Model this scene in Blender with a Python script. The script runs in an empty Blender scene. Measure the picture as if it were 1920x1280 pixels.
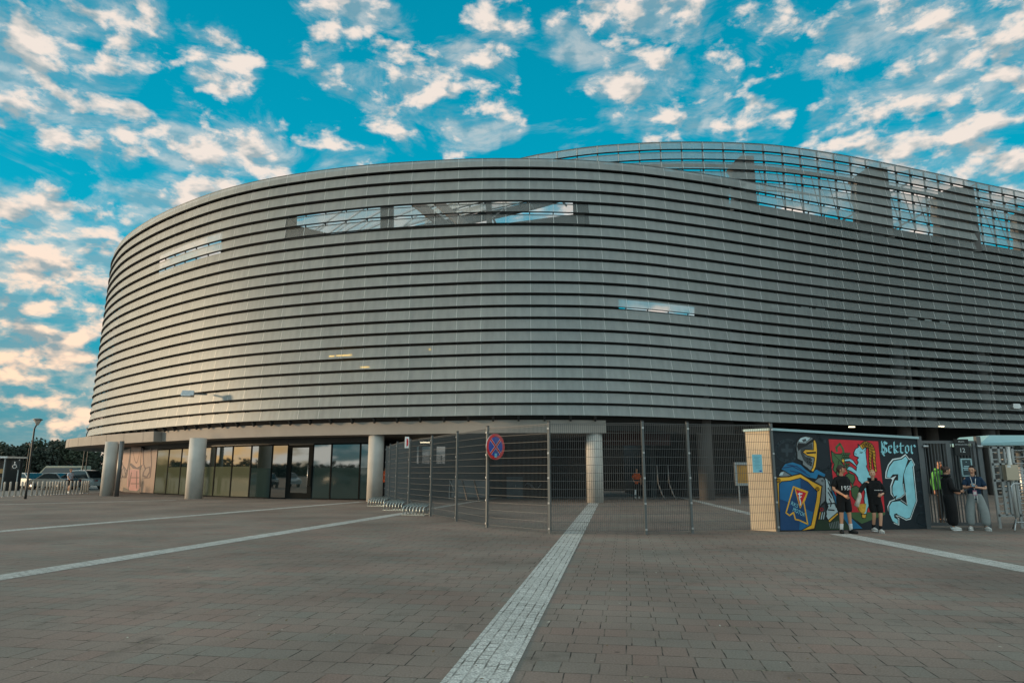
import bpy, bmesh, math, random
from mathutils import Vector, Matrix
random.seed(7)
S = bpy.context.scene
C = S.collection
R = math.radians

# ---------------------------------------------------------------- camera
F, PITCH, CAMH = 1280.0, math.atan(245/1280), 1.5
CP, SP = math.cos(PITCH), math.sin(PITCH)
cam = bpy.data.cameras.new('camera'); cam.lens = 24; cam.sensor_width = 36
cam.clip_end = 3000; cam.clip_start = 0.05
camo = bpy.data.objects.new('camera', cam); C.objects.link(camo)
camo.location = (0, 0, CAMH); camo.rotation_euler = (math.pi/2 + PITCH, 0, 0)
S.camera = camo

def ray(px, py):
    u = (640-py)/F
    return Vector(((px-960)/F, CP-u*SP, SP+u*CP))
def G(px, py, z=0.0):                      # point at height z seen at a photo pixel
    r = ray(px, py); t = (z-CAMH)/r.z
    return Vector((r.x*t, r.y*t, z))
def W(px, py, Y):                          # point at depth Y
    r = ray(px, py); t = Y/r.y
    return Vector((r.x*t, Y, CAMH+r.z*t))

# ---------------------------------------------------------------- light
SUN_DIR = Vector((-0.999, -0.03, 0.0)).normalized()
SUN_EL = R(6)
S.view_settings.view_transform = 'Standard'
try: S.view_settings.look = 'None'
except Exception: pass
S.view_settings.exposure = 0.52
S.view_settings.gamma = 1.0
sl = bpy.data.lights.new('sun', 'SUN'); sl.energy = 2.3; sl.angle = R(4); sl.color = (1.0, .70, .42)
so = bpy.data.objects.new('sun', sl); C.objects.link(so)
sd = Vector((SUN_DIR.x*math.cos(SUN_EL), SUN_DIR.y*math.cos(SUN_EL), math.sin(SUN_EL)))
so.rotation_euler = sd.to_track_quat('Z', 'Y').to_euler()
so.location = sd*200

def lin(c):
    if isinstance(c, str):
        c = c.lstrip('#'); c = [int(c[i:i+2], 16)/255 for i in (0, 2, 4)]
    return tuple(x/12.92 if x <= .04045 else ((x+.055)/1.055)**2.4 for x in c)

def build_world():
    w = bpy.data.worlds.new('World'); S.world = w; w.use_nodes = True
    nt = w.node_tree; N = nt.nodes; L = nt.links; N.clear()
    def node(t, **k):
        n = N.new(t)
        for a, b in k.items(): setattr(n, a, b)
        return n
    def put(n, i, v):
        if v is None: return
        if hasattr(v, 'is_output'): L.new(v, n.inputs[i])
        else: n.inputs[i].default_value = v
    def m(op, a, b=None, c=None, clamp=False):
        n = node('ShaderNodeMath', operation=op, use_clamp=clamp)
        put(n, 0, a); put(n, 1, b); put(n, 2, c); return n.outputs[0]
    def vm(op, a, b=None):
        n = node('ShaderNodeVectorMath', operation=op); put(n, 0, a); put(n, 1, b)
        return n.outputs['Value'] if op == 'DOT_PRODUCT' else n.outputs['Vector']
    def mr(v, a, b, c=0.0, d=1.0, smooth=True):
        n = node('ShaderNodeMapRange', interpolation_type='SMOOTHSTEP' if smooth else 'LINEAR', clamp=True)
        put(n, 0, v); put(n, 1, a); put(n, 2, b); put(n, 3, c); put(n, 4, d); return n.outputs[0]
    def mix(f, a, b):
        n = node('ShaderNodeMix', data_type='RGBA'); put(n, 0, f)
        for i, v in ((6, a), (7, b)):
            if hasattr(v, 'is_output'): L.new(v, n.inputs[i])
            else: n.inputs[i].default_value = (*v, 1)
        return n.outputs[2]
    tc = node('ShaderNodeTexCoord')
    d = vm('NORMALIZE', tc.outputs['Generated'])
    sx = node('ShaderNodeSeparateXYZ'); L.new(d, sx.inputs[0])
    x, y, z = sx.outputs
    zz = m('ADD', m('MAXIMUM', z, 0.0), 0.10)
    cx = node('ShaderNodeCombineXYZ'); L.new(m('DIVIDE', x, zz), cx.inputs[0]); L.new(m('DIVIDE', y, zz), cx.inputs[1])
    P = cx.outputs[0]
    def noise(vec, sc, det, rough, dist=0.0):
        n = node('ShaderNodeTexNoise'); n.inputs['Scale'].default_value = sc; n.inputs['Detail'].default_value = det
        n.inputs['Roughness'].default_value = rough; n.inputs['Distortion'].default_value = dist
        L.new(vec, n.inputs['Vector']); return n.outputs['Fac']
    # where the cloud clumps stand in the sky (directions), three sizes
    small = [(190,70),(320,105),(352,200),(410,222),(235,285),(362,352),(1060,35),(1365,128),(1350,90),(1430,172),(1480,130),(1565,182),(1612,166),(1690,85),
             (960,250),(690,285),(760,258),(480,132),(500,225),(1440,248),(945,60),(640,235),(30,352),(1885,272),(80,370),(750,185),(1850,122),(1130,150)]
    mid = [(30,60),(110,90),(150,18),(240,85),(250,12),(405,115),(440,135),(220,240),(300,260),(370,275),(500,315),(600,20),(660,18),(600,95),(640,125),(720,140),
           (730,190),(910,145),(920,200),(870,240),(620,272),(925,30),(1110,65),(1180,38),(1270,18),(1230,115),(1200,170),(1440,28),(1250,213),(1320,210),(1400,225),
           (1545,105),(1600,72),(1670,40),(1740,18),(1700,165),(1760,155),(1880,190),(1900,85),(1860,312),(1915,340),(1890,12),(40,400),(1560,255),(150,460),(590,410),(660,405),(740,400),(830,400),(905,405),(1010,425),(1060,415),(1230,575),(1330,575),(1500,392),(1720,370),(1860,385),(1800,420)]
    big = [(60,160),(150,200),(440,305),(790,155),(850,180),(1180,140),(1650,232),(1730,240),(1810,222),(110,425),(50,480),(150,520),(40,580),(130,620),(50,680),(120,730),(310,455),(370,430),(1640,370),(1740,385)]
    def field(lst, rp):
        acc = None
        for px, py in lst:
            v = ray(px, py).normalized()
            a = vm('DOT_PRODUCT', wd, tuple(v))
            acc = a if acc is None else m('MAXIMUM', acc, a)
        return mr(acc, math.cos(rp*1.2/F), math.cos(rp*.08/F))
    # wobble the lookup direction so that clumps get ragged outlines
    nw = node('ShaderNodeTexNoise'); nw.inputs['Scale'].default_value = 15; nw.inputs['Detail'].default_value = 4
    L.new(d, nw.inputs['Vector'])
    wv = vm('SCALE', vm('SUBTRACT', nw.outputs['Color'], (.5, .5, .5)))
    N[-1].inputs['Scale'].default_value = 0.085
    wd = vm('NORMALIZE', vm('ADD', d, wv))
    mask = m('MAXIMUM', m('MAXIMUM', m('MULTIPLY', field(small, 38), .70), m('MULTIPLY', field(mid, 66), .92)), field(big, 98))
    # sky outside the picture keeps an even broken cover
    inview = mr(vm('DOT_PRODUCT', d, tuple(ray(960, 330).normalized())), .60, .74)
    far = mr(noise(P, .8, 3, .5), .36, .6, .35, 1.15)
    westlow = m('MULTIPLY', mr(z, .30, .10), mr(x, -.33, -.5))
    mask = m('MAXIMUM', mask, m('MULTIPLY', westlow, .72))
    mask = m('ADD', m('MULTIPLY', mask, inview), m('MULTIPLY', far, m('SUBTRACT', 1.0, inview)))
    Pd = vm('ADD', d, (0, 0, 0))
    st = vm('MULTIPLY', d, (1.0, 1.0, 1.9))
    n1 = noise(st, 21, 9, .56, .15)
    so_ = vm('ADD', st, (-0.016, 0.002, 0.022))
    n2 = noise(so_, 21, 3, .5, .15)
    dens = m('ADD', m('MULTIPLY', mask, 0.66), m('MULTIPLY', m('SUBTRACT', n1, .5), 2.1))
    n3 = noise(vm('MULTIPLY', d, (1.0, 1.0, 2.6)), 7, 10, .66, .6)
    veil = m('MULTIPLY', mr(m('ADD', m('MULTIPLY', mask, .40), m('MULTIPLY', m('SUBTRACT', n3, .5), 1.9)), .10, .62), .50)
    cov = m('MAXIMUM', mr(m('ADD', dens, m('MULTIPLY', m('SUBTRACT', n3, .5), .55)), .40, .84), veil)
    thick = mr(dens, .45, 1.0)
    lit = m('ADD', .80, m('MULTIPLY', m('SUBTRACT', n1, n2), 6.0))
    lit = m('SUBTRACT', lit, m('MULTIPLY', thick, .50), None, True)
    # clear sky: Nishita tinted, over an elevation ramp
    sk = node('ShaderNodeTexSky', sky_type='NISHITA'); sk.sun_disc = False
    sk.sun_elevation = SUN_EL; sk.sun_rotation = math.atan2(SUN_DIR.x, SUN_DIR.y)
    sk.air_density = 1.0; sk.dust_density = .6; sk.ozone_density = 3
    ramp = node('ShaderNodeValToRGB'); L.new(z, ramp.inputs[0])
    e = ramp.color_ramp.elements
    stops = [(0.0, '#8f9c98'), (.035, '#5f929c'), (.12, '#2d9aac'), (.28, '#06a8c4'), (.42, '#009bb9'), (.62, '#008aa8'), (1.0, '#0f7f9c')]
    while len(e) < len(stops): e.new(.5)
    for el, (p, c) in zip(e, stops): el.position = p; el.color = (*lin(c), 1)
    sc = node('ShaderNodeVectorMath', operation='SCALE'); L.new(ramp.outputs[0], sc.inputs[0]); sc.inputs['Scale'].default_value = 7.6
    tint = node('ShaderNodeMix', data_type='RGBA', blend_type='MULTIPLY'); tint.inputs[0].default_value = 1
    L.new(sk.outputs[0], tint.inputs[6]); tint.inputs[7].default_value = (.35, .9, 1.0, 1)
    base = mix(.03, sc.outputs[0], tint.outputs[2])
    # sunset warmth round the sun, low down
    sunny = vm('DOT_PRODUCT', d, tuple(SUN_DIR))
    warm = m('MULTIPLY', mr(sunny, .86, 1.0), mr(z, .34, .02))
    base = mix(m('MULTIPLY', warm, .9), base, (15.0, 9.0, 3.2))
    warmc = mr(sunny, -.1, .85)
    low = mr(z, .42, .05)
    litc = mix(m('MULTIPLY', warmc, low), (6.4, 5.6, 5.0), (8.8, 5.8, 3.7))
    shc = mix(low, (2.5, 3.1, 3.3), (2.1, 2.6, 2.7))
    cloud = mix(lit, shc, litc)
    # cloud out of view is brightened and evened out, to light the scene
    cloud = mix(m('MULTIPLY', m('SUBTRACT', 1.0, inview), .85), cloud, (10.6, 11.0, 10.2))
    col = mix(m('MULTIPLY', cov, .97), base, cloud)
    bg = node('ShaderNodeBackground'); L.new(col, bg.inputs[0]); bg.inputs[1].default_value = 0.1
    out = node('ShaderNodeOutputWorld'); L.new(bg.outputs[0], out.inputs[0])
    w.cycles.sampling_method = 'MANUAL'; w.cycles.sample_map_resolution = 512
build_world()
S.cycles.max_bounces = 8; S.cycles.transparent_max_bounces = 24
S.cycles.diffuse_bounces = 3; S.cycles.glossy_bounces = 3

# ---------------------------------------------------------------- materials
MATS = {}
def mat(name, col, rough=.6, metal=0.0, spec=.5, noise=None, bump=None, alpha=None, emit=None, coat=0):
    if name in MATS: return MATS[name]
    col = lin(col) if isinstance(col, str) else col
    m = bpy.data.materials.new(name); m.use_nodes = True; nt = m.node_tree
    b = nt.nodes['Principled BSDF']
    b.inputs['Base Color'].default_value = (*col, 1); b.inputs['Roughness'].default_value = rough
    b.inputs['Metallic'].default_value = metal; b.inputs['Specular IOR Level'].default_value = spec
    if coat: b.inputs['Coat Weight'].default_value = coat; b.inputs['Coat Roughness'].default_value = .05
    if emit: b.inputs['Emission Color'].default_value = (*lin(emit[0]), 1); b.inputs['Emission Strength'].default_value = emit[1]
    if alpha is not None: b.inputs['Alpha'].default_value = alpha
    if noise:                                  # (scale, amount) mottling of the colour
        tc = nt.nodes.new('ShaderNodeTexCoord'); tn = nt.nodes.new('ShaderNodeTexNoise')
        tn.inputs['Scale'].default_value = noise[0]; tn.inputs['Detail'].default_value = 6
        nt.links.new(tc.outputs['Object'], tn.inputs['Vector'])
        mp = nt.nodes.new('ShaderNodeMapRange'); mp.inputs[1].default_value = .3; mp.inputs[2].default_value = .7
        mp.inputs[3].default_value = 1-noise[1]; mp.inputs[4].default_value = 1+noise[1]
        nt.links.new(tn.outputs['Fac'], mp.inputs[0])
        vs = nt.nodes.new('ShaderNodeVectorMath'); vs.operation = 'SCALE'; vs.inputs[0].default_value = col
        nt.links.new(mp.outputs[0], vs.inputs['Scale']); nt.links.new(vs.outputs[0], b.inputs['Base Color'])
        if bump:
            bp = nt.nodes.new('ShaderNodeBump'); bp.inputs['Strength'].default_value = bump; bp.inputs['Distance'].default_value = .02
            nt.links.new(tn.outputs['Fac'], bp.inputs['Height']); nt.links.new(bp.outputs[0], b.inputs['Normal'])
    MATS[name] = m
    return m

def paving_mat(name, ang, bw, rh, c1, c2, mortar, msize, big=.25, grass=True, offs=.5, squash=1.0, speck=0.0, bumpd=.012):
    m = bpy.data.materials.new(name); m.use_nodes = True; nt = m.node_tree; N = nt.nodes; L = nt.links
    b = N['Principled BSDF']; b.inputs['Roughness'].default_value = .82; b.inputs['Specular IOR Level'].default_value = .25
    tc = N.new('ShaderNodeTexCoord'); mp = N.new('ShaderNodeMapping'); mp.inputs['Rotation'].default_value = (0, 0, ang)
    L.new(tc.outputs['Object'], mp.inputs['Vector'])
    # slight warp so courses are not ruler straight
    wn = N.new('ShaderNodeTexNoise'); wn.inputs['Scale'].default_value = 1.7; wn.inputs['Detail'].default_value = 2
    L.new(mp.outputs[0], wn.inputs['Vector'])
    ws = N.new('ShaderNodeVectorMath'); ws.operation = 'SUBTRACT'; L.new(wn.outputs['Color'], ws.inputs[0]); ws.inputs[1].default_value = (.5, .5, .5)
    wm = N.new('ShaderNodeVectorMath'); wm.operation = 'MULTIPLY_ADD'; L.new(ws.outputs[0], wm.inputs[0]); wm.inputs[1].default_value = (.035, .035, 0)
    L.new(mp.outputs[0], wm.inputs[2])
    br = N.new('ShaderNodeTexBrick'); L.new(wm.outputs[0], br.inputs['Vector'])
    br.inputs['Scale'].default_value = 1; br.inputs['Brick Width'].default_value = bw; br.inputs['Row Height'].default_value = rh
    br.inputs['Mortar Size'].default_value = msize; br.inputs['Mortar Smooth'].default_value = .15; br.inputs['Bias'].default_value = 0
    br.offset = offs; br.offset_frequency = 2; br.squash = squash; br.squash_frequency = 3
    br.inputs['Color1'].default_value = (*c1, 1); br.inputs['Color2'].default_value = (*c2, 1); br.inputs['Mortar'].default_value = (*mortar, 1)
    jn = N.new('ShaderNodeTexNoise'); jn.inputs['Scale'].default_value = 4.0; jn.inputs['Detail'].default_value = 3; L.new(tc.outputs['Object'], jn.inputs['Vector'])
    jr = N.new('ShaderNodeMapRange'); L.new(jn.outputs['Fac'], jr.inputs[0]); jr.inputs[1].default_value = .38; jr.inputs[2].default_value = .60
    jm = N.new('ShaderNodeMix'); jm.data_type = 'RGBA'; L.new(jr.outputs[0], jm.inputs[0]); jm.inputs[6].default_value = (*mortar, 1); jm.inputs[7].default_value = tuple(.85*(a+b)/2 for a, b in zip(c1, c2))+(1,)
    L.new(jm.outputs[2], br.inputs['Mortar'])
    # large stains and fine grain
    n1 = N.new('ShaderNodeTexNoise'); n1.inputs['Scale'].default_value = .35; n1.inputs['Detail'].default_value = 5; L.new(tc.outputs['Object'], n1.inputs['Vector'])
    n2 = N.new('ShaderNodeTexNoise'); n2.inputs['Scale'].default_value = 55; n2.inputs['Detail'].default_value = 3; L.new(tc.outputs['Object'], n2.inputs['Vector'])
    r1 = N.new('ShaderNodeMapRange'); L.new(n1.outputs['Fac'], r1.inputs[0]); r1.inputs[1].default_value = .3; r1.inputs[2].default_value = .7; r1.inputs[3].default_value = 1-big; r1.inputs[4].default_value = 1+big
    r2 = N.new('ShaderNodeMapRange'); L.new(n2.outputs['Fac'], r2.inputs[0]); r2.inputs[1].default_value = .3; r2.inputs[2].default_value = .7; r2.inputs[3].default_value = .82-speck; r2.inputs[4].default_value = 1.18+speck
    mu = N.new('ShaderNodeMath'); mu.operation = 'MULTIPLY'; L.new(r1.outputs[0], mu.inputs[0]); L.new(r2.outputs[0], mu.inputs[1])
    sc = N.new('ShaderNodeVectorMath'); sc.operation = 'SCALE'; L.new(br.outputs['Color'], sc.inputs[0]); L.new(mu.outputs[0], sc.inputs['Scale'])
    colout = sc.outputs[0]; jf = br.outputs['Fac']
    if grass:
        sh = N.new('ShaderNodeVectorMath'); sh.operation = 'ADD'; L.new(wm.outputs[0], sh.inputs[0]); sh.inputs[1].default_value = (bw*.59, 0, 0)
        b3 = N.new('ShaderNodeTexBrick'); L.new(sh.outputs[0], b3.inputs['Vector'])
        for k in ('Scale', 'Brick Width', 'Row Height', 'Mortar Size', 'Mortar Smooth', 'Color1', 'Color2'): b3.inputs[k].default_value = br.inputs[k].default_value
        b3.offset = offs; b3.squash = squash; b3.offset_frequency = 2; b3.squash_frequency = 3; L.new(jm.outputs[2], b3.inputs['Mortar'])
        av = N.new('ShaderNodeMix'); av.data_type = 'RGBA'; av.inputs[0].default_value = .5; L.new(br.outputs['Color'], av.inputs[6]); L.new(b3.outputs['Color'], av.inputs[7])
        fm = N.new('ShaderNodeMath'); fm.operation = 'MAXIMUM'; L.new(br.outputs['Fac'], fm.inputs[0]); L.new(b3.outputs['Fac'], fm.inputs[1]); jf = fm.outputs[0]
        mm = N.new('ShaderNodeMix'); mm.data_type = 'RGBA'; L.new(jf, mm.inputs[0]); L.new(av.outputs[2], mm.inputs[6]); L.new(jm.outputs[2], mm.inputs[7]); L.new(mm.outputs[2], sc.inputs[0])
        vo = N.new('ShaderNodeTexVoronoi'); vo.inputs['Scale'].default_value = 1.5; L.new(tc.outputs['Object'], vo.inputs['Vector'])
        vr = N.new('ShaderNodeMapRange'); L.new(vo.outputs['Distance'], vr.inputs[0]); vr.inputs[1].default_value = .025; vr.inputs[2].default_value = .045; vr.inputs[3].default_value = .55; vr.inputs[4].default_value = 1
        n5 = N.new('ShaderNodeTexNoise'); n5.inputs['Scale'].default_value = 1.3; n5.inputs['Detail'].default_value = 8; n5.inputs['Roughness'].default_value = .65; L.new(tc.outputs['Object'], n5.inputs['Vector'])
        r5 = N.new('ShaderNodeMapRange'); L.new(n5.outputs['Fac'], r5.inputs[0]); r5.inputs[1].default_value = .58; r5.inputs[2].default_value = .74; r5.inputs[3].default_value = 1; r5.inputs[4].default_value = .55
        m5 = N.new('ShaderNodeMath'); m5.operation = 'MULTIPLY'; L.new(vr.outputs[0], m5.inputs[0]); L.new(r5.outputs[0], m5.inputs[1])
        s5 = N.new('ShaderNodeVectorMath'); s5.operation = 'SCALE'; L.new(sc.outputs[0], s5.inputs[0]); L.new(m5.outputs[0], s5.inputs['Scale']); colout = s5.outputs[0]
    if grass:                                  # dry grass tufts and sand caught in some joints
        n3 = N.new('ShaderNodeTexNoise'); n3.inputs['Scale'].default_value = 2.6; n3.inputs['Detail'].default_value = 4; L.new(tc.outputs['Object'], n3.inputs['Vector'])
        r3 = N.new('ShaderNodeMapRange'); L.new(n3.outputs['Fac'], r3.inputs[0]); r3.inputs[1].default_value = .56; r3.inputs[2].default_value = .66
        br2 = N.new('ShaderNodeTexBrick'); L.new(wm.outputs[0], br2.inputs['Vector'])
        for k in ('Scale', 'Brick Width', 'Row Height'): br2.inputs[k].default_value = br.inputs[k].default_value
        br2.offset = offs; br2.squash = squash; br2.offset_frequency = 2; br2.squash_frequency = 3
        br2.inputs['Mortar Size'].default_value = msize*2.2; br2.inputs['Mortar Smooth'].default_value = .6
        n4 = N.new('ShaderNodeTexNoise'); n4.inputs['Scale'].default_value = 28; n4.inputs['Detail'].default_value = 3; L.new(tc.outputs['Object'], n4.inputs['Vector'])
        r4 = N.new('ShaderNodeMapRange'); L.new(n4.outputs['Fac'], r4.inputs[0]); r4.inputs[1].default_value = .5; r4.inputs[2].default_value = .6
        a = N.new('ShaderNodeMath'); a.operation = 'MULTIPLY'; L.new(r3.outputs[0], a.inputs[0]); L.new(br2.outputs['Fac'], a.inputs[1])
        a2 = N.new('ShaderNodeMath'); a2.operation = 'MULTIPLY'; L.new(a.outputs[0], a2.inputs[0]); L.new(r4.outputs[0], a2.inputs[1])
        mx = N.new('ShaderNodeMix'); mx.data_type = 'RGBA'; L.new(a2.outputs[0], mx.inputs[0]); L.new(colout, mx.inputs[6]); mx.inputs[7].default_value = (.26, .24, .15, 1)
        colout = mx.outputs[2]
    L.new(colout, b.inputs['Base Color'])
    h = N.new('ShaderNodeMath'); h.operation = 'MULTIPLY_ADD'; L.new(jf, h.inputs[0]); h.inputs[1].default_value = -1; 
    hm = N.new('ShaderNodeMath'); hm.operation = 'MULTIPLY'; L.new(n2.outputs['Fac'], hm.inputs[0]); hm.inputs[1].default_value = .25; L.new(hm.outputs[0], h.inputs[2])
    bp = N.new('ShaderNodeBump'); bp.inputs['Strength'].default_value = .7; bp.inputs['Distance'].default_value = bumpd
    L.new(h.outputs[0], bp.inputs['Height']); L.new(bp.outputs[0], b.inputs['Normal'])
    return m

# ---------------------------------------------------------------- mesh helpers
class MB:
    def __init__(s): s.v = []; s.f = []; s.m = []; s.mats = []; s.sm = []
    def slot(s, m):
        if m not in s.mats: s.mats.append(m)
        return s.mats.index(m)
    def add(s, vs, fs, m, smooth=False):
        o = len(s.v); k = s.slot(m); s.v += [tuple(v) for v in vs]
        for f in fs: s.f.append(tuple(i+o for i in f)); s.m.append(k); s.sm.append(smooth)
    def quad(s, a, b, c, d, m): s.add([a, b, c, d], [(0, 1, 2, 3)], m)
    def box(s, c, size, m, rz=0.0, rx=0.0):
        x, y, z = (q/2 for q in size); M = Matrix.Translation(Vector(c)) @ Matrix.Rotation(rz, 4, 'Z') @ Matrix.Rotation(rx, 4, 'X')
        vs = [M @ Vector(p) for p in ((-x,-y,-z),(x,-y,-z),(x,y,-z),(-x,y,-z),(-x,-y,z),(x,-y,z),(x,y,z),(-x,y,z))]
        s.add(vs, [(3,2,1,0),(4,5,6,7),(0,1,5,4),(1,2,6,5),(2,3,7,6),(3,0,4,7)], m)
    def bar(s, a, b, w, h, m, up=(0, 0, 1)):       # rectangular bar from a to b
        a = Vector(a); b = Vector(b); d = (b-a).normalized(); u = Vector(up)
        if abs(d.dot(u)) > .95: u = Vector((0, 1, 0))
        x = d.cross(u).normalized()*w/2; y = x.cross(d).normalized()*h/2
        vs = [a-x-y, a+x-y, a+x+y, a-x+y, b-x-y, b+x-y, b+x+y, b-x+y]
        s.add(vs, [(0,1,2,3),(7,6,5,4),(1,0,4,5),(2,1,5,6),(3,2,6,7),(0,3,7,4)], m)
    def tube(s, pts, r, m, n=8, cap=True):
        pts = [Vector(p) for p in pts]; rs = r if isinstance(r, (list, tuple)) else [r]*len(pts)
        o = []; prev = None
        for i, p in enumerate(pts):
            d = (pts[min(i+1, len(pts)-1)]-pts[max(i-1, 0)])
            d = d.normalized() if d.length > 1e-9 else Vector((0, 0, 1))
            if prev is None:
                u = Vector((0, 0, 1)) if abs(d.z) < .9 else Vector((1, 0, 0))
                x = d.cross(u).normalized()
            else:
                x = prev-d*prev.dot(d)
                x = x.normalized() if x.length > 1e-6 else d.orthogonal().normalized()
            prev = x; y = d.cross(x)
            for k in range(n):
                a = 2*math.pi*k/n; o.append(p+(x*math.cos(a)+y*math.sin(a))*rs[i])
        fs = [(i*n+k, i*n+(k+1) % n, (i+1)*n+(k+1) % n, (i+1)*n+k) for i in range(len(pts)-1) for k in range(n)]
        if cap: fs += [tuple(reversed(range(n))), tuple(range((len(pts)-1)*n, len(pts)*n))]
        s.add(o, fs, m, True)
    def lathe(s, prof, m, c=(0, 0, 0), n=24):
        c = Vector(c); o = []
        for r, z in prof:
            for k in range(n):
                a = 2*math.pi*k/n; o.append(c+Vector((r*math.cos(a), r*math.sin(a), z)))
        fs = [(i*n+k, i*n+(k+1) % n, (i+1)*n+(k+1) % n, (i+1)*n+k) for i in range(len(prof)-1) for k in range(n)]
        fs += [tuple(reversed(range(n))), tuple(range((len(prof)-1)*n, len(prof)*n))]
        s.add(o, fs, m, True)
    def ball(s, c, r, m, nu=12, nv=8, M=None, fn=None):
        c = Vector(c); r = r if isinstance(r, (tuple, list)) else (r, r, r); o = []
        for j in range(nv+1):
            t = math.pi*j/nv
            for k in range(nu):
                a = 2*math.pi*k/nu
                p = Vector((r[0]*math.sin(t)*math.cos(a), r[1]*math.sin(t)*math.sin(a), r[2]*math.cos(t)))
                if fn: p = fn(p)
                if M: p = M @ p
                o.append(c+p)
        fs = [(j*nu+k, (j+1)*nu+k, (j+1)*nu+(k+1) % nu, j*nu+(k+1) % nu) for j in range(nv) for k in range(nu)]
        s.add(o, fs, m, True)
    def prism(s, poly, depth, m, to3, back=False):  # 2-D outline -> thin extruded plate, to3(x, y, d)
        n = len(poly)
        ar = sum(poly[i][0]*poly[(i+1) % n][1]-poly[(i+1) % n][0]*poly[i][1] for i in range(n))
        if ar < 0: poly = poly[::-1]
        vs = [to3(x, y, depth) for x, y in poly]+[to3(x, y, 0) for x, y in poly]
        s.add(vs, [tuple(range(n))]+[((i+1) % n, i, n+i, n+(i+1) % n) for i in range(n)], m)
    def build(s, name, parent=None, loc=None, rz=0):
        me = bpy.data.meshes.new(name); me.from_pydata(s.v, [], s.f)
        for q in s.mats: me.materials.append(q)
        me.polygons.foreach_set('material_index', s.m); me.polygons.foreach_set('use_smooth', s.sm)
        me.update()
        o = bpy.data.objects.new(name, me); C.objects.link(o)
        if parent: o.parent = parent
        if loc is not None: o.location = loc
        o.rotation_euler = (0, 0, rz)
        return o

def tag(o, label=None, cat=None, group=None, kind=None):
    if label: o['label'] = label
    if cat: o['category'] = cat
    if group: o['group'] = group
    if kind: o['kind'] = kind
    return o
def thing(name, label, cat, loc=(0, 0, 0), rz=0, group=None):
    o = bpy.data.objects.new(name, None); C.objects.link(o); o.empty_display_size = .2
    o.location = loc; o.rotation_euler = (0, 0, rz)
    return tag(o, label, cat, group)
def copy_tree(o, parent=None):
    c = o.copy(); C.objects.link(c)
    if parent: c.parent = parent
    for ch in list(o.children): copy_tree(ch, c)
    return c
def text_mesh(txt, size, name='lettering'):
    cu = bpy.data.curves.new(name, 'FONT'); cu.body = txt; cu.size = size; cu.align_x = 'CENTER'; cu.align_y = 'CENTER'; cu.resolution_u = 2
    ob = bpy.data.objects.new(name, cu); C.objects.link(ob)
    dg = bpy.context.evaluated_depsgraph_get(); me = bpy.data.meshes.new_from_object(ob.evaluated_get(dg))
    vs = [v.co.copy() for v in me.vertices]; fs = [tuple(p.vertices) for p in me.polygons]
    bpy.data.objects.remove(ob); bpy.data.curves.remove(cu); bpy.data.meshes.remove(me)
    return vs, fs

def spline(pts, n):                             # Catmull-Rom through 2-D/3-D points, n samples per span
    P = [Vector(p) for p in pts]; P = [2*P[0]-P[1]]+P+[2*P[-1]-P[-2]]; o = []
    for i in range(1, len(P)-2):
        for k in range(n):
            t = k/n; a, b, c, d = P[i-1], P[i], P[i+1], P[i+2]
            o.append(.5*((2*b)+(c-a)*t+(2*a-5*b+4*c-d)*t*t+(3*b-a-3*c+d)*t**3))
    o.append(P[-2].copy()); return o

# materials used in many places
def panel_mat():
    m = mat('perforated_aluminium', (.365, .392, .382), .55, .2, .4); nt = m.node_tree; N = nt.nodes; L = nt.links; b = N['Principled BSDF']
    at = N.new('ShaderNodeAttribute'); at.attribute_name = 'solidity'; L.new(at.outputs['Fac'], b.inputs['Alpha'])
    tn = N.new('ShaderNodeAttribute'); tn.attribute_name = 'tone'
    tc = N.new('ShaderNodeTexCoord'); mp = N.new('ShaderNodeMapping'); mp.inputs['Scale'].default_value = (2.2, 2.2, .35); L.new(tc.outputs['Object'], mp.inputs[0])
    n1 = N.new('ShaderNodeTexNoise'); n1.inputs['Scale'].default_value = 1.6; n1.inputs['Detail'].default_value = 6; L.new(mp.outputs[0], n1.inputs['Vector'])
    r1 = N.new('ShaderNodeMapRange'); L.new(n1.outputs['Fac'], r1.inputs[0]); r1.inputs[1].default_value = .3; r1.inputs[2].default_value = .7; r1.inputs[3].default_value = .86; r1.inputs[4].default_value = 1.08
    mu = N.new('ShaderNodeMath'); mu.operation = 'MULTIPLY'; L.new(r1.outputs[0], mu.inputs[0]); L.new(tn.outputs['Fac'], mu.inputs[1])
    sc = N.new('ShaderNodeVectorMath'); sc.operation = 'SCALE'; sc.inputs[0].default_value = (.365, .392, .382); L.new(mu.outputs[0], sc.inputs['Scale']); L.new(sc.outputs[0], b.inputs['Base Color'])
    rr = N.new('ShaderNodeMapRange'); L.new(n1.outputs['Fac'], rr.inputs[0]); rr.inputs[3].default_value = .42; rr.inputs[4].default_value = .68; L.new(rr.outputs[0], b.inputs['Roughness'])
    return m
M_panel = panel_mat()
M_joint = mat('panel_joint', (.56, .57, .55), .4, .3)
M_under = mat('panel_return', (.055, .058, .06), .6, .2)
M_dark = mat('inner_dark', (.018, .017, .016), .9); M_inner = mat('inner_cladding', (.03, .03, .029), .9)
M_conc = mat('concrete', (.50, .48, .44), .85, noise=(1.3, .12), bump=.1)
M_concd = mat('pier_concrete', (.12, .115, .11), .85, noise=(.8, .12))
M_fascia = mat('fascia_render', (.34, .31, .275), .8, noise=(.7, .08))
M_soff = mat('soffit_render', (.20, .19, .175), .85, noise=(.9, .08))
M_steel = mat('grey_steel', (.16, .165, .165), .45, .5)
M_steeld = mat('dark_steel', (.045, .05, .052), .5, .4)
M_galv = mat('galvanised_steel', (.45, .46, .46), .38, .75, noise=(9, .1))
M_black = mat('black_plastic', (.012, .012, .013), .5)
M_white = mat('white_paint', (.72, .72, .70), .5)

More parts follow.
